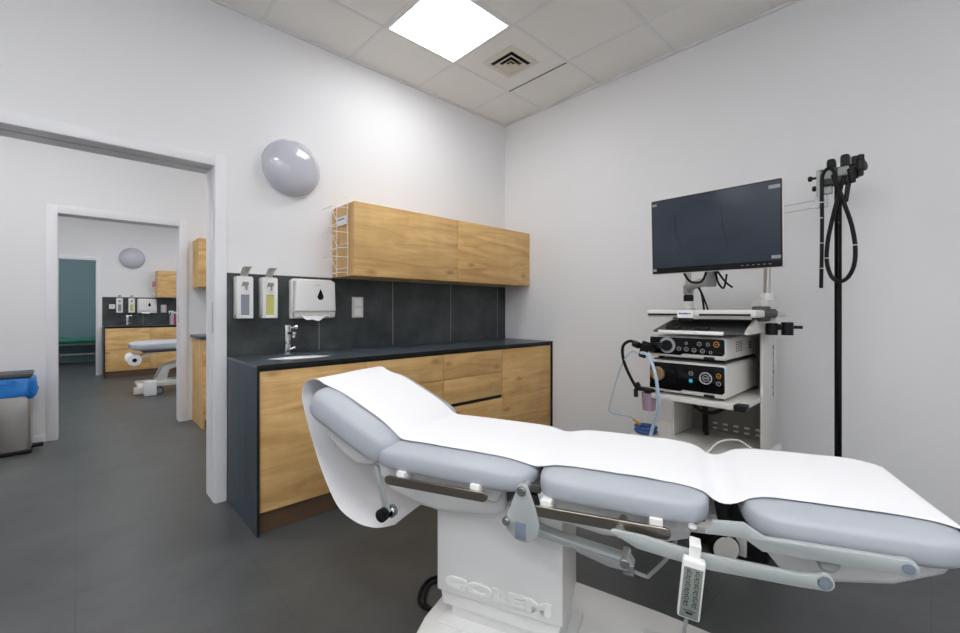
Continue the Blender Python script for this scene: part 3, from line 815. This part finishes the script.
# release beam and bent handle under the seat
cb(MB().prism([(-.42, .505), (-.379, .502), (-.309, .491), (-.195, .480), (-.115, .472), (-.105, .456), (-.163, .455), (-.379, .478), (-.42, .484)], 1, 1.235-W0, 1.275-W0, .003), 'release_beam', ALU)
cb(MB().prism([(-.26, .478), (-.14, .466), (-.12, .445), (-.17, .445), (-.26, .466)], 1, 1.225-W0, 1.236-W0, .002), 'beam_cover', GREYP)
cb(MB().cyl((-.13, 1.225-W0, .462), (-.13, 1.30-W0, .462), .014, bev=.003).box(-.135, -.105, 1.235-W0, 1.26-W0, .428, .458, .003), 'beam_clamp', CHROME)
cb(MB().tube([(-.114, 1.25-W0, .437), (-.074, 1.25-W0, .430), (-.066, 1.25-W0, .436), (-.018, 1.25-W0, .500), (.0, 1.25-W0, .55)], .005, 8, 3), 'bent_handle', GREYP)
# head release lever with black knobs
lv = cb(MB().prism([(-.965, .617), (-.945, .61), (-.935, .56), (-.895, .462), (-.908, .452), (-.925, .47), (-.952, .565)], 1, 1.205-W0, 1.213-W0, .0015), 'release_lever', ALU)
cb(MB().cyl((-.914, 1.175-W0, .456), (-.914, 1.205-W0, .456), .022, seg=28, bev=.005), 'lever_knob', BLACK, lv)
cb(MB().cyl((-.903, 1.213-W0, .456), (-.903, 1.240-W0, .456), .021, seg=28, bev=.006), 'lever_knob', CHROME, lv)
# pedestal
py = 1.30-W0
cb(MB().box(-.757, -.318, py+.006, py+.20, .20, .56, .004), 'upper_column', CREAM)  # light grey stands in for the shade on this inner column
cb(MB().box(-.759, -.316, py-.006, py+.008, .184, .52, .004).prism([(-.757, .215), (-.318, .215), (-.322, .19), (-.334, .13), (-.745, .13), (-.755, .19)], 1, py+.008, py+.202, .004), 'pedestal_cover', SHELL)
Mt = Matrix.Translation((-.728, py-.005, .203)) @ Matrix.Rotation(PI/2, 4, 'X')
cb(MB().text('GOLEM', .06, Mt, .004, .0025, stretch=(.378, .044)), 'embossed_lettering', SHELL, ang=40)
cb(MB().box(-.72, -.335, py+.03, py+.19, .06, .20, .004), 'lower_column', SHELL)
base = [(-.80, 1.22), (-.815, 1.30), (-.815, 1.46), (-.79, 1.60), (-.70, 1.72), (-.56, 1.74), (-.36, 1.722), (-.05, 1.675), (.20, 1.62), (.27, 1.56), (.28, 1.32), (.24, 1.22), (.12, 1.17), (-.64, 1.14), (-.76, 1.16)]
cb(MB().prism([(s_, w-W0) for s_, w in base], 2, .012, .070, .012, 3), 'base_plate', SHELL)
cb(MB().box(-.755, -.30, py-.012, py+.235, .068, .082, .006), 'base_collar', SHELL)
cb(MB().box(-.10, .18, -.12, .12, .068, .076, .004), 'base_cover', SHELL)
for s_, w in ((-.72, 1.25), (-.70, 1.62), (.18, 1.28), (.16, 1.56)):
    cb(MB().cyl((s_, w-W0, 0), (s_, w-W0, .014), .03), 'foot', RUBBER)
cb(MB().cyl((-.315, 1.375-W0, .092), (-.275, 1.375-W0, .092), .018, bev=.004), 'foot_switch', DKGREY)

# couch paper: one long sheet that rests on the pads
path = [(-.90, .402), (-.94, .384), (-1.0, .372), (-1.08, .378), (-1.161, .418), (-1.238, .534), (-1.292, .66), (-1.338, .79), (-1.343, .83), (-1.332, .862), (-1.305, .884), (-1.255, .889), (-1.20, .867), (-1.139, .840), (-1.056, .800), (-.962, .750), (-.900, .722), (-.86, .711), (-.757, .708), (-.66, .706), (-.57, .703), (-.474, .697), (-.42, .690), (-.36, .692), (-.297, .701), (-.196, .7055), (-.1, .706), (-.04, .703), (.01, .697), (.06, .684), (.10, .674), (.15, .674), (.20, .688), (.25, .701), (.333, .707), (.42, .708), (.49, .708), (.525, .706), (.552, .694), (.568, .668), (.573, .635)]
def catmull(P, k):
    Q = []
    for i in range(len(P)-1):
        a, b, c, d = [Vector(P[max(0, min(len(P)-1, i+j))]) for j in (-1, 0, 1, 2)]
        for j in range(k):
            t = j/k; Q.append(.5*((2*b)+(c-a)*t+(2*a-5*b+4*c-d)*t*t+(3*b-a-3*c+d)*t**3))
    Q.append(Vector(P[-1])); return Q
Q = catmull(path, 4)
# rest the sheet on the pads: upper profile of each pad along the middle of the chair
def pad_top(x):
    z = -1
    for cx, cz, an, a_, c_, ex in PADS:
        ca, sa = math.cos(R(an)), math.sin(R(an))
        pts = []
        for k in range(181):
            et = abs(k-90)*R(1); sg = -1 if k < 90 else 1
            lx = sg*a_*abs(math.sin(et))**ex
            lz = c_*abs(math.cos(et))**.46
            pts.append((cx+lx*ca+lz*sa, cz-lx*sa+lz*ca))
        for (xa, za), (xb, zb) in zip(pts, pts[1:]):
            if min(xa, xb) <= x <= max(xa, xb) and abs(xb-xa) > 1e-7:
                z = max(z, za+(zb-za)*(x-xa)/(xb-xa))
    return z
top = [i for i, q in enumerate(Q) if i > 44 and -1.26 < q.x < .55]
for i in top: Q[i].y = max(Q[i].y-.006, pad_top(Q[i].x)+.0035)
for _ in range(6):
    zs = {i: (Q[i-1].y+2*Q[i].y+Q[i+1].y)/4 for i in top}
    for i in top: Q[i].y = max(zs[i], pad_top(Q[i].x)+.0035)
b = bmesh.new(); rows = []; NW = 16
for i, q in enumerate(Q):
    row = []
    for k in range(NW+1):
        u = k/NW
        wv = .0012*math.sin(i*.55+u*5)+.0008*math.sin(u*9+i*.21)
        x = q.x
        row.append(b.verts.new((x, -.200+.40*u+.001*math.sin(i*.4), q.y+max(0, wv))))
    rows.append(row)
for A, B in zip(rows, rows[1:]):
    for k in range(NW): b.faces.new((A[k], A[k+1], B[k+1], B[k]))
bmesh.ops.recalc_face_normals(b, faces=b.faces[:])
g = bmesh.ops.solidify(b, geom=b.faces[:], thickness=.0012)
m = MB(); m._merge(b)
pp = m.build('couch_paper', PAPER, None, origin=(0, 0, 0), ang=70)
pp.location = LOC; pp.rotation_euler = (0, 0, ANG)
tag(pp, 'long white sheet of couch paper draped over the examination chair', 'couch paper')

# handset hanging on the lower arm
hs = thing('hand_control', 'white hand control with grey keypad hanging from the side arm of the examination chair', 'remote control', (LOC[0]-TY*(1.09-W0)+TX*.03, LOC[1]+TX*(1.09-W0)+TY*.03, .45), ANG)
ROOT_CH = ROOT[ch]
tilt = Matrix.Translation((.031, 1.092-W0, .522)) @ Matrix.Rotation(R(5.5), 4, 'Y')
HM = ROOT[hs].inverted() @ ROOT_CH @ tilt
def hb(m, name, mats, parent=hs):
    return m.build(name, mats, parent, local=True)
b_ = MB().box(-.0235, .0235, -.013, .013, -.068, .068, .005, 3, M=HM); hb(b_, 'casing', PLAST)
hb(MB().box(-.0195, .0195, -.0138, -.012, -.063, .052, .0004, M=HM), 'keypad', plain('keypad_grey', (132, 140, 134), .5))
m = MB()
for c_ in (-.009, .009):
    for k in range(6):
        z = .042-.0145*k; x = c_
        pts = [(-.005, -.005), (-.005, .0), (-.001, .001), (-.003, .005), (.004, .004), (.001, -.001), (.005, -.005)]
        pts = [(x+px_*(1 if k % 2 else -1), z+pz) for px_, pz in pts]
        m.tube([HM @ Vector((p[0], -.0138, p[1])) for p in pts], .0010, 5, 1, closed=True)
hb(m, 'key_outlines', BLACK)
hb(MB().box(-.012, .012, -.0142, -.0136, -.047, -.0455, M=HM).box(-.007, .007, -.0142, -.0136, -.054, -.050, M=HM), 'keypad_print', BLACK)
hb(MB().box(-.012, .012, .002, .007, .062, .094, .001, M=HM).box(-.012, .012, .002, .05, .090, .0945, .001, M=HM), 'hook', PLAST)
hb(MB().tube([HM @ Vector(p) for p in ((-.002, 0, -.066), (-.004, .0, -.10), (-.004, .01, -.15), (-.03, .04, -.26), (-.09, .10, -.38), (-.16, .16, -.444))], .0045, 8), 'cable', GREYP)

tag(MB().tube([(1.17, 1.44, .009), (1.10, 1.47, .009), (1.03, 1.44, .009), (.985, 1.39, .009), (.98, 1.34, .009), (1.0, 1.29, .009)], .007, 8, 6).tube([(1.16, 1.41, .007), (1.09, 1.445, .007), (1.03, 1.41, .007), (.995, 1.36, .007), (1.0, 1.31, .007)], .006, 8, 6).build('power_cable', RUBBER), 'black power cable looped on the floor at the head end of the chair base', 'cable')

# ------------------------------------------------------------------ endoscopy trolley
ct = thing('equipment_trolley', 'white endoscopy trolley with shelves and monitor posts by the right wall', 'equipment trolley', (2.55, .84, 0))
MB().box(2.12, 2.90, .575, 1.27, .355, .41, .026, 4).build('base_deck', CREAM, ct)
MB().box(2.24, 2.78, .50, 1.24, .02, .335, .01, 2).box(2.26, 2.76, .62, 1.2, .33, .357).build('base_shade_box', BLACK, ct)  # black box imitates the deep shade under the trolley deck
MB().box(2.228, 2.245, .582, .626, .02, .165, .004).build('base_catch', CREAM, ct)
for x, y in ((2.164, .651), (2.164, 1.15), (2.84, .66), (2.84, 1.15)):
    d = Vector((.72, .69, 0)); p = Vector((x, y, .065))
    c = MB().cyl(p-d*.012, p+d*.03, .065, seg=32, bev=.008).build('caster', RUBBER, ct)
    MB().cyl(p-d*.016, p-d*.008, .057, seg=32, bev=.003).build('wheel_disc', CREAM, c)
    MB().box(x-.02, x+.04, y-.015, y+.04, .12, .36, .008).build('fork', BLACK, c)
for y0, y1, zt in ((.60, .614, 1.20), (1.052, 1.066, 1.12)):
    MB().box(2.588, 2.865, y0, y1, .41, zt, .004).build('side_column', CREAM, ct)
MB().box(2.66, 2.872, .596, .672, 1.159, 1.21, .006).build('post_block', CREAM, ct)
MB().box(2.76, 2.84, 1.02, 1.08, 1.115, 1.165, .004).build('post_block', CREAM, ct)
bk = MB().box(2.862, 2.88, .614, 1.052, .41, 1.10).build('back_panel', plain('panel_taupe', (128, 124, 118), .6), ct)
m = MB()
for k in range(6):
    yy = .985-.057*k
    m.box(2.857, 2.863, yy-.026, yy, .456, .468, .001).box(2.857, 2.863, yy-.026, yy, .427, .437, .001)
m.build('vent_slot', PLAST, bk)
Mt = Matrix.Translation((2.775, .5995, .965)) @ Matrix.Rotation(PI/2, 4, 'X') @ Matrix.Rotation(-PI/2, 4, 'Z')
MB().text('SonoScape', .05, Mt, .0006, stretch=(.285, .036)).build('column_lettering', GREYINK, ct)
sh = MB().prism([(2.265, .605), (2.575, .605), (2.575, .616), (2.84, .616), (2.84, 1.05), (2.275, 1.05), (2.265, 1.04)], 2, .680, .706, .004).build('shelf', CREAM, ct)
MB().box(2.258, 2.32, .592, .645, .678, .709, .005).build('corner_bumper', BLACK, sh)
MB().box(2.31, 2.84, .70, 1.05, .8875, .8945, .002).build('shelf', DKGREY, ct)
# top tray with black stripe and label
tr = MB().box(2.27, 2.86, .553, 1.073, 1.120, 1.157, .010, 3).build('top_tray', CREAM, ct)
MB().box(2.267, 2.272, .575, .80, 1.128, 1.138, .001).box(2.267, 2.272, .90, 1.062, 1.128, 1.138, .001).build('black_stripe', BLACK, tr)
MB().box(2.262, 2.27, .826, .905, 1.116, 1.156, .001).build('label_plate', PLAST, tr)
Mt = Matrix.Translation((2.2615, .896, 1.133)) @ Matrix.Rotation(-PI/2, 4, 'Z') @ Matrix.Rotation(PI/2, 4, 'X')
MB().text('SonoScape', .012, Mt, .0003, stretch=(.058, .010)).build('label_lettering', BLUEINK, tr)
# sloping keyboard drawer
kd = MB().prism([(2.26, 1.040), (2.26, 1.050), (2.50, 1.100), (2.52, 1.09), (2.52, 1.075)], 1, .60, 1.03, .002).build('keyboard_drawer', DKGREY, ct)
MB().box(2.25, 2.265, .685, 1.00, 1.034, 1.052, .002).build('front_lip', PLAST, kd)
MB().prism([(2.27, 1.040), (2.27, 1.055), (2.40, 1.11), (2.60, 1.118), (2.60, 1.04)], 1, .585, .60, .002).build('side_bracket', CREAM, kd)
for yy in (.79, .93): MB().box(2.262, 2.30, yy-.035, yy+.035, 1.055, 1.072, .006).build('grip', BLACK, kd)
MB().box(2.265, 2.28, .83, .90, 1.10, 1.117, .004).build('catch', BLACK, ct)
# posts and collars
for y in (.63, 1.05):
    zc = 1.16 if y > 1 else 1.20
    MB().cyl((2.80, y, zc), (2.80, y, 1.66), .0165, seg=24).build('post', STEEL, ct)
    MB().cyl((2.80, y, zc), (2.80, y, zc+.05), .030, seg=24, bev=.004).build('post_collar', PLAST, ct)
MB().cyl((2.80, 1.05, 1.211), (2.80, 1.05, 1.251), .029, seg=24, bev=.003).build('arm_clamp', BLACK, ct)
ar = MB()
ar.tube([(2.80, 1.05, 1.262), (2.775, 1.032, 1.290), (2.70, .98, 1.306), (2.58, .895, 1.312), (2.46, .81, 1.308)], .025, 12, 5)
ar.cyl((2.455, .805, 1.28), (2.455, .805, 1.38), .025, bev=.004).box(2.32, 2.47, .775, .83, 1.37, 1.45, .01).box(2.305, 2.33, .70, .80, 1.45, 1.58, .004).cyl((2.455, .805, 1.36), (2.38, .79, 1.46), .02)
ar.cyl((2.80, 1.05, 1.251), (2.80, 1.05, 1.315), .030, bev=.006)
arm = ar.build('monitor_arm', GREYP, ct)
MB().tube([(2.36, .92, 1.38), (2.36, .88, 1.31), (2.36, .82, 1.305), (2.38, .80, 1.37)], .006, 8).build('arm_cable', RUBBER, arm)
m = MB().tube([(2.44, .78, 1.40), (2.44, .77, 1.31), (2.44, .74, 1.27), (2.42, .72, 1.34)], .005, 8).tube([(2.40, .76, 1.36), (2.40, .72, 1.30), (2.41, .69, 1.27)], .005, 8)
m.build('arm_cable', RUBBER, arm)
MB().tube([(2.62, .93, 1.29), (2.62, .91, 1.25), (2.60, .89, 1.158)], .006, 8).build('arm_cable', RUBBER, arm)
MB().tube([(2.62, .925, 1.29), (2.62, .90, 1.23), (2.60, .87, 1.158)], .005, 8).build('arm_cable', RUBBER, arm)
m = MB().tube([(2.77, .96, .69), (2.77, .95, .55), (2.775, .95, .42)], .008, 8).tube([(2.72, .93, .69), (2.72, .92, .52), (2.73, .92, .415)], .012, 8)
m.tube([(2.60, .97, .69), (2.58, .93, .60), (2.58, .85, .58), (2.60, .78, .62), (2.62, .76, .685)], .010, 8)
m.build('shelf_cables', RUBBER, ct)
# black clamps at the right side
MB().box(2.42, 2.50, .545, .61, 1.10, 1.175, .008).cyl((2.40, .60, 1.14), (2.47, .52, 1.14), .022, bev=.004).build('tray_clamp', DKGREY, ct)
hb_ = MB().box(2.60, 2.66, .585, .60, 1.03, 1.13, .003).build('holder_bracket', PLAST, ct)
MB().box(2.59, 2.65, .50, .585, 1.055, 1.085, .006).cyl((2.58, .56, 1.03), (2.58, .56, 1.09), .026).cyl((2.61, .50, 1.03), (2.61, .50, 1.095), .026).cyl((2.62, .50, 1.07), (2.63, .44, 1.07), .008).build('instrument_holder', BLACK, hb_)

def key(y, z, r, mat, parent, X=2.2845, seg=16):
    r *= .82
    k = 18; b = MB()
    b.tube([(X, y+r*math.cos(2*PI*i/k), z+r*math.sin(2*PI*i/k)) for i in range(k)], max(.0011, r*.13), 5, 1, closed=True)
    b.box(X-.0008, X+.001, y-r*.35, y+r*.35, z-r*.12, z+r*.12).build('key', mat, parent)
def solid_key(y, z, r, mat, parent, X=2.2835, seg=16):
    MB().lathe([(r, 0), (r, .0012), (r*.78, .0013), (r*.76, .0002)], Matrix.Translation((X, y, z)) @ Matrix.Rotation(-PI/2, 4, 'Y'), seg).build('key', mat, parent)
def device(name, label, z0, z1, ybl):
    t = thing(name, label, 'medical device', (2.55, .87, z0))
    X = 2.285
    MB().box(X+.004, 2.845, .683, 1.062, z0+.012, z1, .014, 3).build('housing', CREAM, t)
    # curved black front panel with its pale lower lip
    f = MB().prism([(1.058, z1-.010), (1.062, z0+.028), (.90, z0+.026), (.885, z0+.035), (.700, z0+.035), (.690, z0+.045), (.690, z1-.016), (.698, z1-.009)], 0, X, X+.012, .001)
    f.build('front_panel', BLACKG, t)
    for x in (2.34, 2.74):
        for y in (.72, 1.02): MB().cyl((x, y, z0), (x, y, z0+.013), .014).build('foot', BLACK, t)
    MB().box(X-.002, X+.01, .735, .785, z0+.012, z0+.027, .004).build('release_catch', BLACK, t)
    return t
lo = device('light_source', 'lower endoscopy unit with round scope socket and ring of keys on the trolley shelf', .708, .886, 0)
z = .815
m = MB().lathe([(.038, 0), (.038, .012), (.030, .014), (.026, .006), (.018, .006)], Matrix.Translation((2.284, 1.015, z)) @ Matrix.Rotation(-PI/2, 4, 'Y'), 32)
m.build('scope_socket', BRONZE, lo)
MB().cyl((2.2835, 1.015, .815), (2.281, 1.015, .815), .019, seg=24).build('socket_hole', BLACK, lo)
key(.775, .815, .034, ICON, lo, seg=32); key(.775, .815, .018, ICON, lo, seg=24)
for k in range(5): key(.775+.026*math.cos(2*PI*k/5), .815+.026*math.sin(2*PI*k/5), .005, ICON, lo)
key(.845, .833, .012, ICON, lo); solid_key(.845, .795, .010, CYAN, lo); key(.716, .833, .013, ORANGE, lo); key(.716, .795, .012, ICON, lo)
MB().box(2.283, 2.286, .686, .6895, .845, .872).build('blue_edge_light', CYAN, lo)
up = device('video_processor', 'upper endoscopy unit with rows of small keys on top of the lower unit', .896, 1.022, 0)
m = MB().lathe([(.042, 0), (.042, .002), (.039, .0025), (.039, .001)], Matrix.Translation((2.284, .965, .970)) @ Matrix.Rotation(-PI/2, 4, 'Y'), 40)
m.build('socket_ring', ICON, up)
MB().cyl((2.284, .965, .970), (2.262, .965, .968), .03, .026, 28, .004).build('socket_plug', BLACK, up)
for yy, zz, r, mt in ((.868, .985, .008, ICON), (.805, .985, .012, ICON), (.765, .985, .010, ICON), (.726, .987, .015, ORANGE), (.905, .955, .012, ICON), (.868, .955, .012, ICON), (.83, .952, .012, ICON), (.79, .950, .012, ICON), (.752, .945, .008, ICON)):
    key(yy, zz, r, mt, up)
MB().box(2.283, 2.286, .686, .6895, .985, 1.005).build('blue_edge_light', CYAN, up)
m = MB()
for k in range(3):
    for j in range(5): m.box(2.44+.035*k, 2.462+.035*k, .6815, .6835, .945+.011*j, .950+.011*j)
for j in range(3): m.box(2.66, 2.70, .6815, .6835, .95+.014*j, .958+.014*j)
m.build('side_slot', DKGREY, up)

# monitor
mo = thing('monitor', 'large wide black flat-screen monitor above the endoscopy trolley', 'monitor', (2.28, .743, 1.349))
ty = Matrix.Translation((2.262, .743, 1.349)) @ Matrix.Rotation(R(-2.2), 4, 'Y')
ROT = ty
MB().box(0, .034, -.293, .293, 0, .389, .006, 3, M=ROT).build('casing', BLACK, mo)
MB().box(.004, .030, -.296, .296, -.0025, .3925, .004, 2, M=ROT).build('rim', CREAM, mo)
MB().box(.03, .05, -.16, .16, .06, .30, .01, M=ROT).build('back_cover', DKGREY, mo)
scr = MB().box(-.0012, .001, -.286, .286, .030, .382, .0004, M=ROT).build('screen', SCREEN, mo)
for y0, y1, z0, z1 in ((.262, .286, .358, .37), (.268, .287, .012, .026), (-.287, -.243, .348, .364), (-.287, -.252, .038, .052)):
    MB().box(-.0022, -.0008, y0, y1, z0, z1, M=ROT).build('corner_tape', GREYP, mo)
for pts in (((.17, .30), (.165, .20), (.14, .14), (.12, .125)), ((.17, .12), (.15, .10), (.145, .075)), ((-.03, .33), (.03, .345), (.07, .335), (.10, .34)), ((-.05, .31), (-.055, .22), (-.07, .14), (-.075, .10)), ((-.13, .16), (-.17, .175), (-.19, .178)), ((-.10, .13), (-.13, .165), (-.16, .19))):
    MB().tube([ROT @ Vector((-.0013, p[0], p[1])) for p in pts], .0012, 5, 5).build('film_crease', FILM, scr)
for k in range(6): MB().box(-.0015, .001, -.14-.022*k, -.132-.022*k, .014, .017, M=ROT).build('menu_key', GREYP, mo)

# endoscope connector, tubes and water bottle at the left of the trolley
t = thing('endoscope_connector', 'black endoscope plug with pale tubes hanging at the left side of the endoscopy units', 'endoscope connector', (2.24, 1.07, .9))
MB().cyl((2.284, 1.04, .955), (2.21, 1.07, .955), .026, .022, 20, .004).cyl((2.24, 1.055, .985), (2.22, 1.075, .90), .024, .020, 20, .004).cyl((2.20, 1.08, .965), (2.21, 1.115, .975), .018, bev=.003).cyl((2.27, 1.02, .968), (2.24, .985, .972), .016).build('plug_body', BLACK, t)
MB().tube([(2.22, 1.10, .975), (2.22, 1.145, .985), (2.23, 1.19, .95), (2.24, 1.19, .87), (2.26, 1.16, .78), (2.28, 1.13, .715)], .0085, 10).build('black_hose', RUBBER, t)
MB().tube([(2.21, 1.075, .925), (2.19, 1.03, .92), (2.17, .985, .85), (2.17, .965, .74), (2.19, .97, .64), (2.25, 1.03, .52), (2.30, 1.07, .425)], .0085, 10, 6).build('pale_tube', TUBE, t)
MB().tube([(2.21, 1.09, .92), (2.22, 1.13, .93), (2.24, 1.19, .87), (2.27, 1.25, .75), (2.30, 1.30, .63), (2.34, 1.335, .545), (2.40, 1.29, .52), (2.46, 1.265, .505), (2.50, 1.235, .47)], .0045, 8, 6).build('thin_tube', TUBE, t)
t = thing('water_bottle', 'small clear lilac water bottle with black cap at the left end of the trolley shelf', 'water bottle', (2.30, 1.07, .605))
MB().lathe([(.031, .605), (.034, .61), (.039, .70), (.036, .70), (.031, .615), (.0, .611)], Matrix.Translation((2.30, 1.072, 0)), 28).build('bottle', LILAC, t)
MB().cyl((2.30, 1.072, .698), (2.30, 1.072, .722), .028, bev=.004).box(2.285, 2.315, 1.04, 1.15, .705, .728, .006).cyl((2.29, 1.125, .728), (2.285, 1.135, .75), .012).cyl((2.295, 1.145, .668), (2.295, 1.145, .712), .012).build('cap', BLACK, t)
t = thing('coiled_cable', 'coil of blue cable with yellow plug on the left end of the trolley base', 'cable', (2.52, 1.20, .41))
m = MB()
for k in range(5):
    pts = [(2.52+(.055+.004*(k % 3))*math.cos(a), 1.195+(.052+.006*((k+1) % 3))*math.sin(a), .418+.0075*k) for a in [2*PI*i/14 for i in range(14)]]
    m.tube(pts, .0055, 8, 3, closed=True)
m.build('coil', DKBLUE, t)
MB().cyl((2.505, 1.225, .457), (2.475, 1.255, .492), .010, .006, 14).build('plug', YEL, t)
tag(MB().tube([(2.30, .86, .415), (2.34, .80, .42), (2.44, .76, .47), (2.52, .70, .475), (2.58, .67, .44), (2.60, .64, .414)], .0045, 8, 6).build('white_cable', PLAST), 'thin white cable looping over the trolley base', 'cable')

# ------------------------------------------------------------------ scope stand with hanging endoscope
st = thing('scope_stand', 'tall black pole stand with a black clamp head beside the right wall', 'scope stand', (2.85, .33, 0))
MB().cyl((2.85, .33, .03), (2.85, .33, 1.80), .0155, seg=20).build('pole', BLACKG, st)
m = MB()
for k in range(5):
    a = 2*PI*k/5+.3; m.tube([(2.85, .33, .06), (2.85+.1*math.cos(a), .33+.1*math.sin(a), .05), (2.85+.2*math.cos(a), .33+.2*math.sin(a), .028)], .014, 8)
    m.cyl((2.85+.2*math.cos(a), .33+.2*math.sin(a), 0), (2.85+.2*math.cos(a), .33+.2*math.sin(a), .03), .02)
m.build('foot_star', BLACK, st)
hd = MB().box(2.81, 2.88, .279, .401, 1.80, 1.885, .008).build('clamp_head', DKGREY, st)
MB().box(2.82, 2.875, .338, .374, 1.88, 1.937, .012).build('clamp_jaw', BLACK, hd)
MB().box(2.82, 2.875, .282, .320, 1.88, 1.947, .012).build('clamp_jaw', BLACK, hd)
MB().box(2.80, 2.812, .283, .325, 1.835, 1.878, .003).box(2.80, 2.812, .335, .398, 1.83, 1.872, .003).build('head_plate', GREYP, hd)
br = MB().box(2.84, 2.86, .392, .418, 1.745, 1.895, .002).box(2.835, 2.865, .352, .40, 1.76, 1.81, .004).build('bracket', ALU, st)
MB().box(2.832, 2.868, .372, .425, 1.695, 1.757, .004).build('clear_block', clear('clear_acrylic', (225, 228, 232), .05, .4), br)
for z, d_ in ((1.80, 0), (1.855, .018)):
    MB().cyl((2.85, .41, z), (2.85, .425+d_, z), .006).cyl((2.85, .418+d_, z), (2.85, .436+d_, z), .014, bev=.003).build('thumb_screw', BLACK, br)
for z in (1.70, 1.738): MB().tube([(2.85, .405, z), (2.80, .63, z-.02)], .0016, 6, 1).build('wire_arm', GREYP, st)
t = thing('flexible_endoscope', 'black flexible endoscope looped over the head of the pole stand', 'endoscope', (2.82, .31, 1.25))
MB().tube([(2.80, .392, 1.27), (2.80, .390, 1.40), (2.80, .388, 1.60), (2.80, .389, 1.80), (2.80, .383, 1.86), (2.80, .360, 1.882), (2.80, .340, 1.86), (2.80, .335, 1.82)], .0085, 10, 6).build('insertion_tube', RUBBER, t)
MB().tube([(2.80, .345, 1.845), (2.795, .325, 1.78), (2.79, .30, 1.69), (2.79, .272, 1.58), (2.79, .258, 1.47), (2.79, .262, 1.38), (2.79, .285, 1.32), (2.79, .318, 1.30), (2.79, .350, 1.33), (2.79, .368, 1.41), (2.79, .362, 1.52), (2.795, .338, 1.66), (2.80, .31, 1.79), (2.805, .30, 1.83)], .0095, 10, 6).build('umbilical_loop', RUBBER, t)
m = MB().cyl((2.83, .30, 1.86), (2.83, .235, 1.875), .027, .022, 20, .004).cyl((2.83, .262, 1.815), (2.83, .262, 1.925), .015, bev=.003).cyl((2.82, .243, 1.82), (2.82, .240, 1.925), .014, bev=.003).cyl((2.83, .24, 1.87), (2.825, .222, 1.872), .026, bev=.004)
m.cyl((2.80, .275, 1.86), (2.80, .268, 1.79), .016, .012).cyl((2.81, .285, 1.80), (2.805, .295, 1.70), .012, .009)
m.box(2.80, 2.84, .225, .255, 1.845, 1.905, .006)
m.build('control_body', BLACK, t)
m = MB()
for zz in (1.37, 1.50, 1.63, 1.71): m.cyl((2.80, .3893, zz), (2.80, .3892, zz+.004), .0089, seg=12)
for yy, zz in ((.2585, 1.475), (.3675, 1.42)): m.cyl((2.79, yy, zz), (2.79, yy, zz+.004), .0101, seg=12)
m.build('depth_mark', PLAST, t)

# ------------------------------------------------------------------ camera and view
cam = bpy.data.cameras.new('camera'); co = bpy.data.objects.new('camera', cam); COL.objects.link(co)
co.location = (0, 0, 1.159); co.rotation_euler = (PI/2, 0, R(46.5687-90))
cam.sensor_width = 36; cam.lens = 427.317/960*36; cam.shift_y = (309.557-316.5)/960
cam.clip_start = .02
SC.camera = co
w = bpy.data.worlds.new('world'); SC.world = w; w.use_nodes = True
w.node_tree.nodes['Background'].inputs[0].default_value = (.6, .65, .7, 1); w.node_tree.nodes['Background'].inputs[1].default_value = .3
vs = SC.view_settings
vs.view_transform = 'Standard'; vs.look = 'None'; vs.gamma = 1; vs.use_curve_mapping = False
vs.exposure = 1.0
SC.cycles.max_bounces = 10; SC.cycles.diffuse_bounces = 6
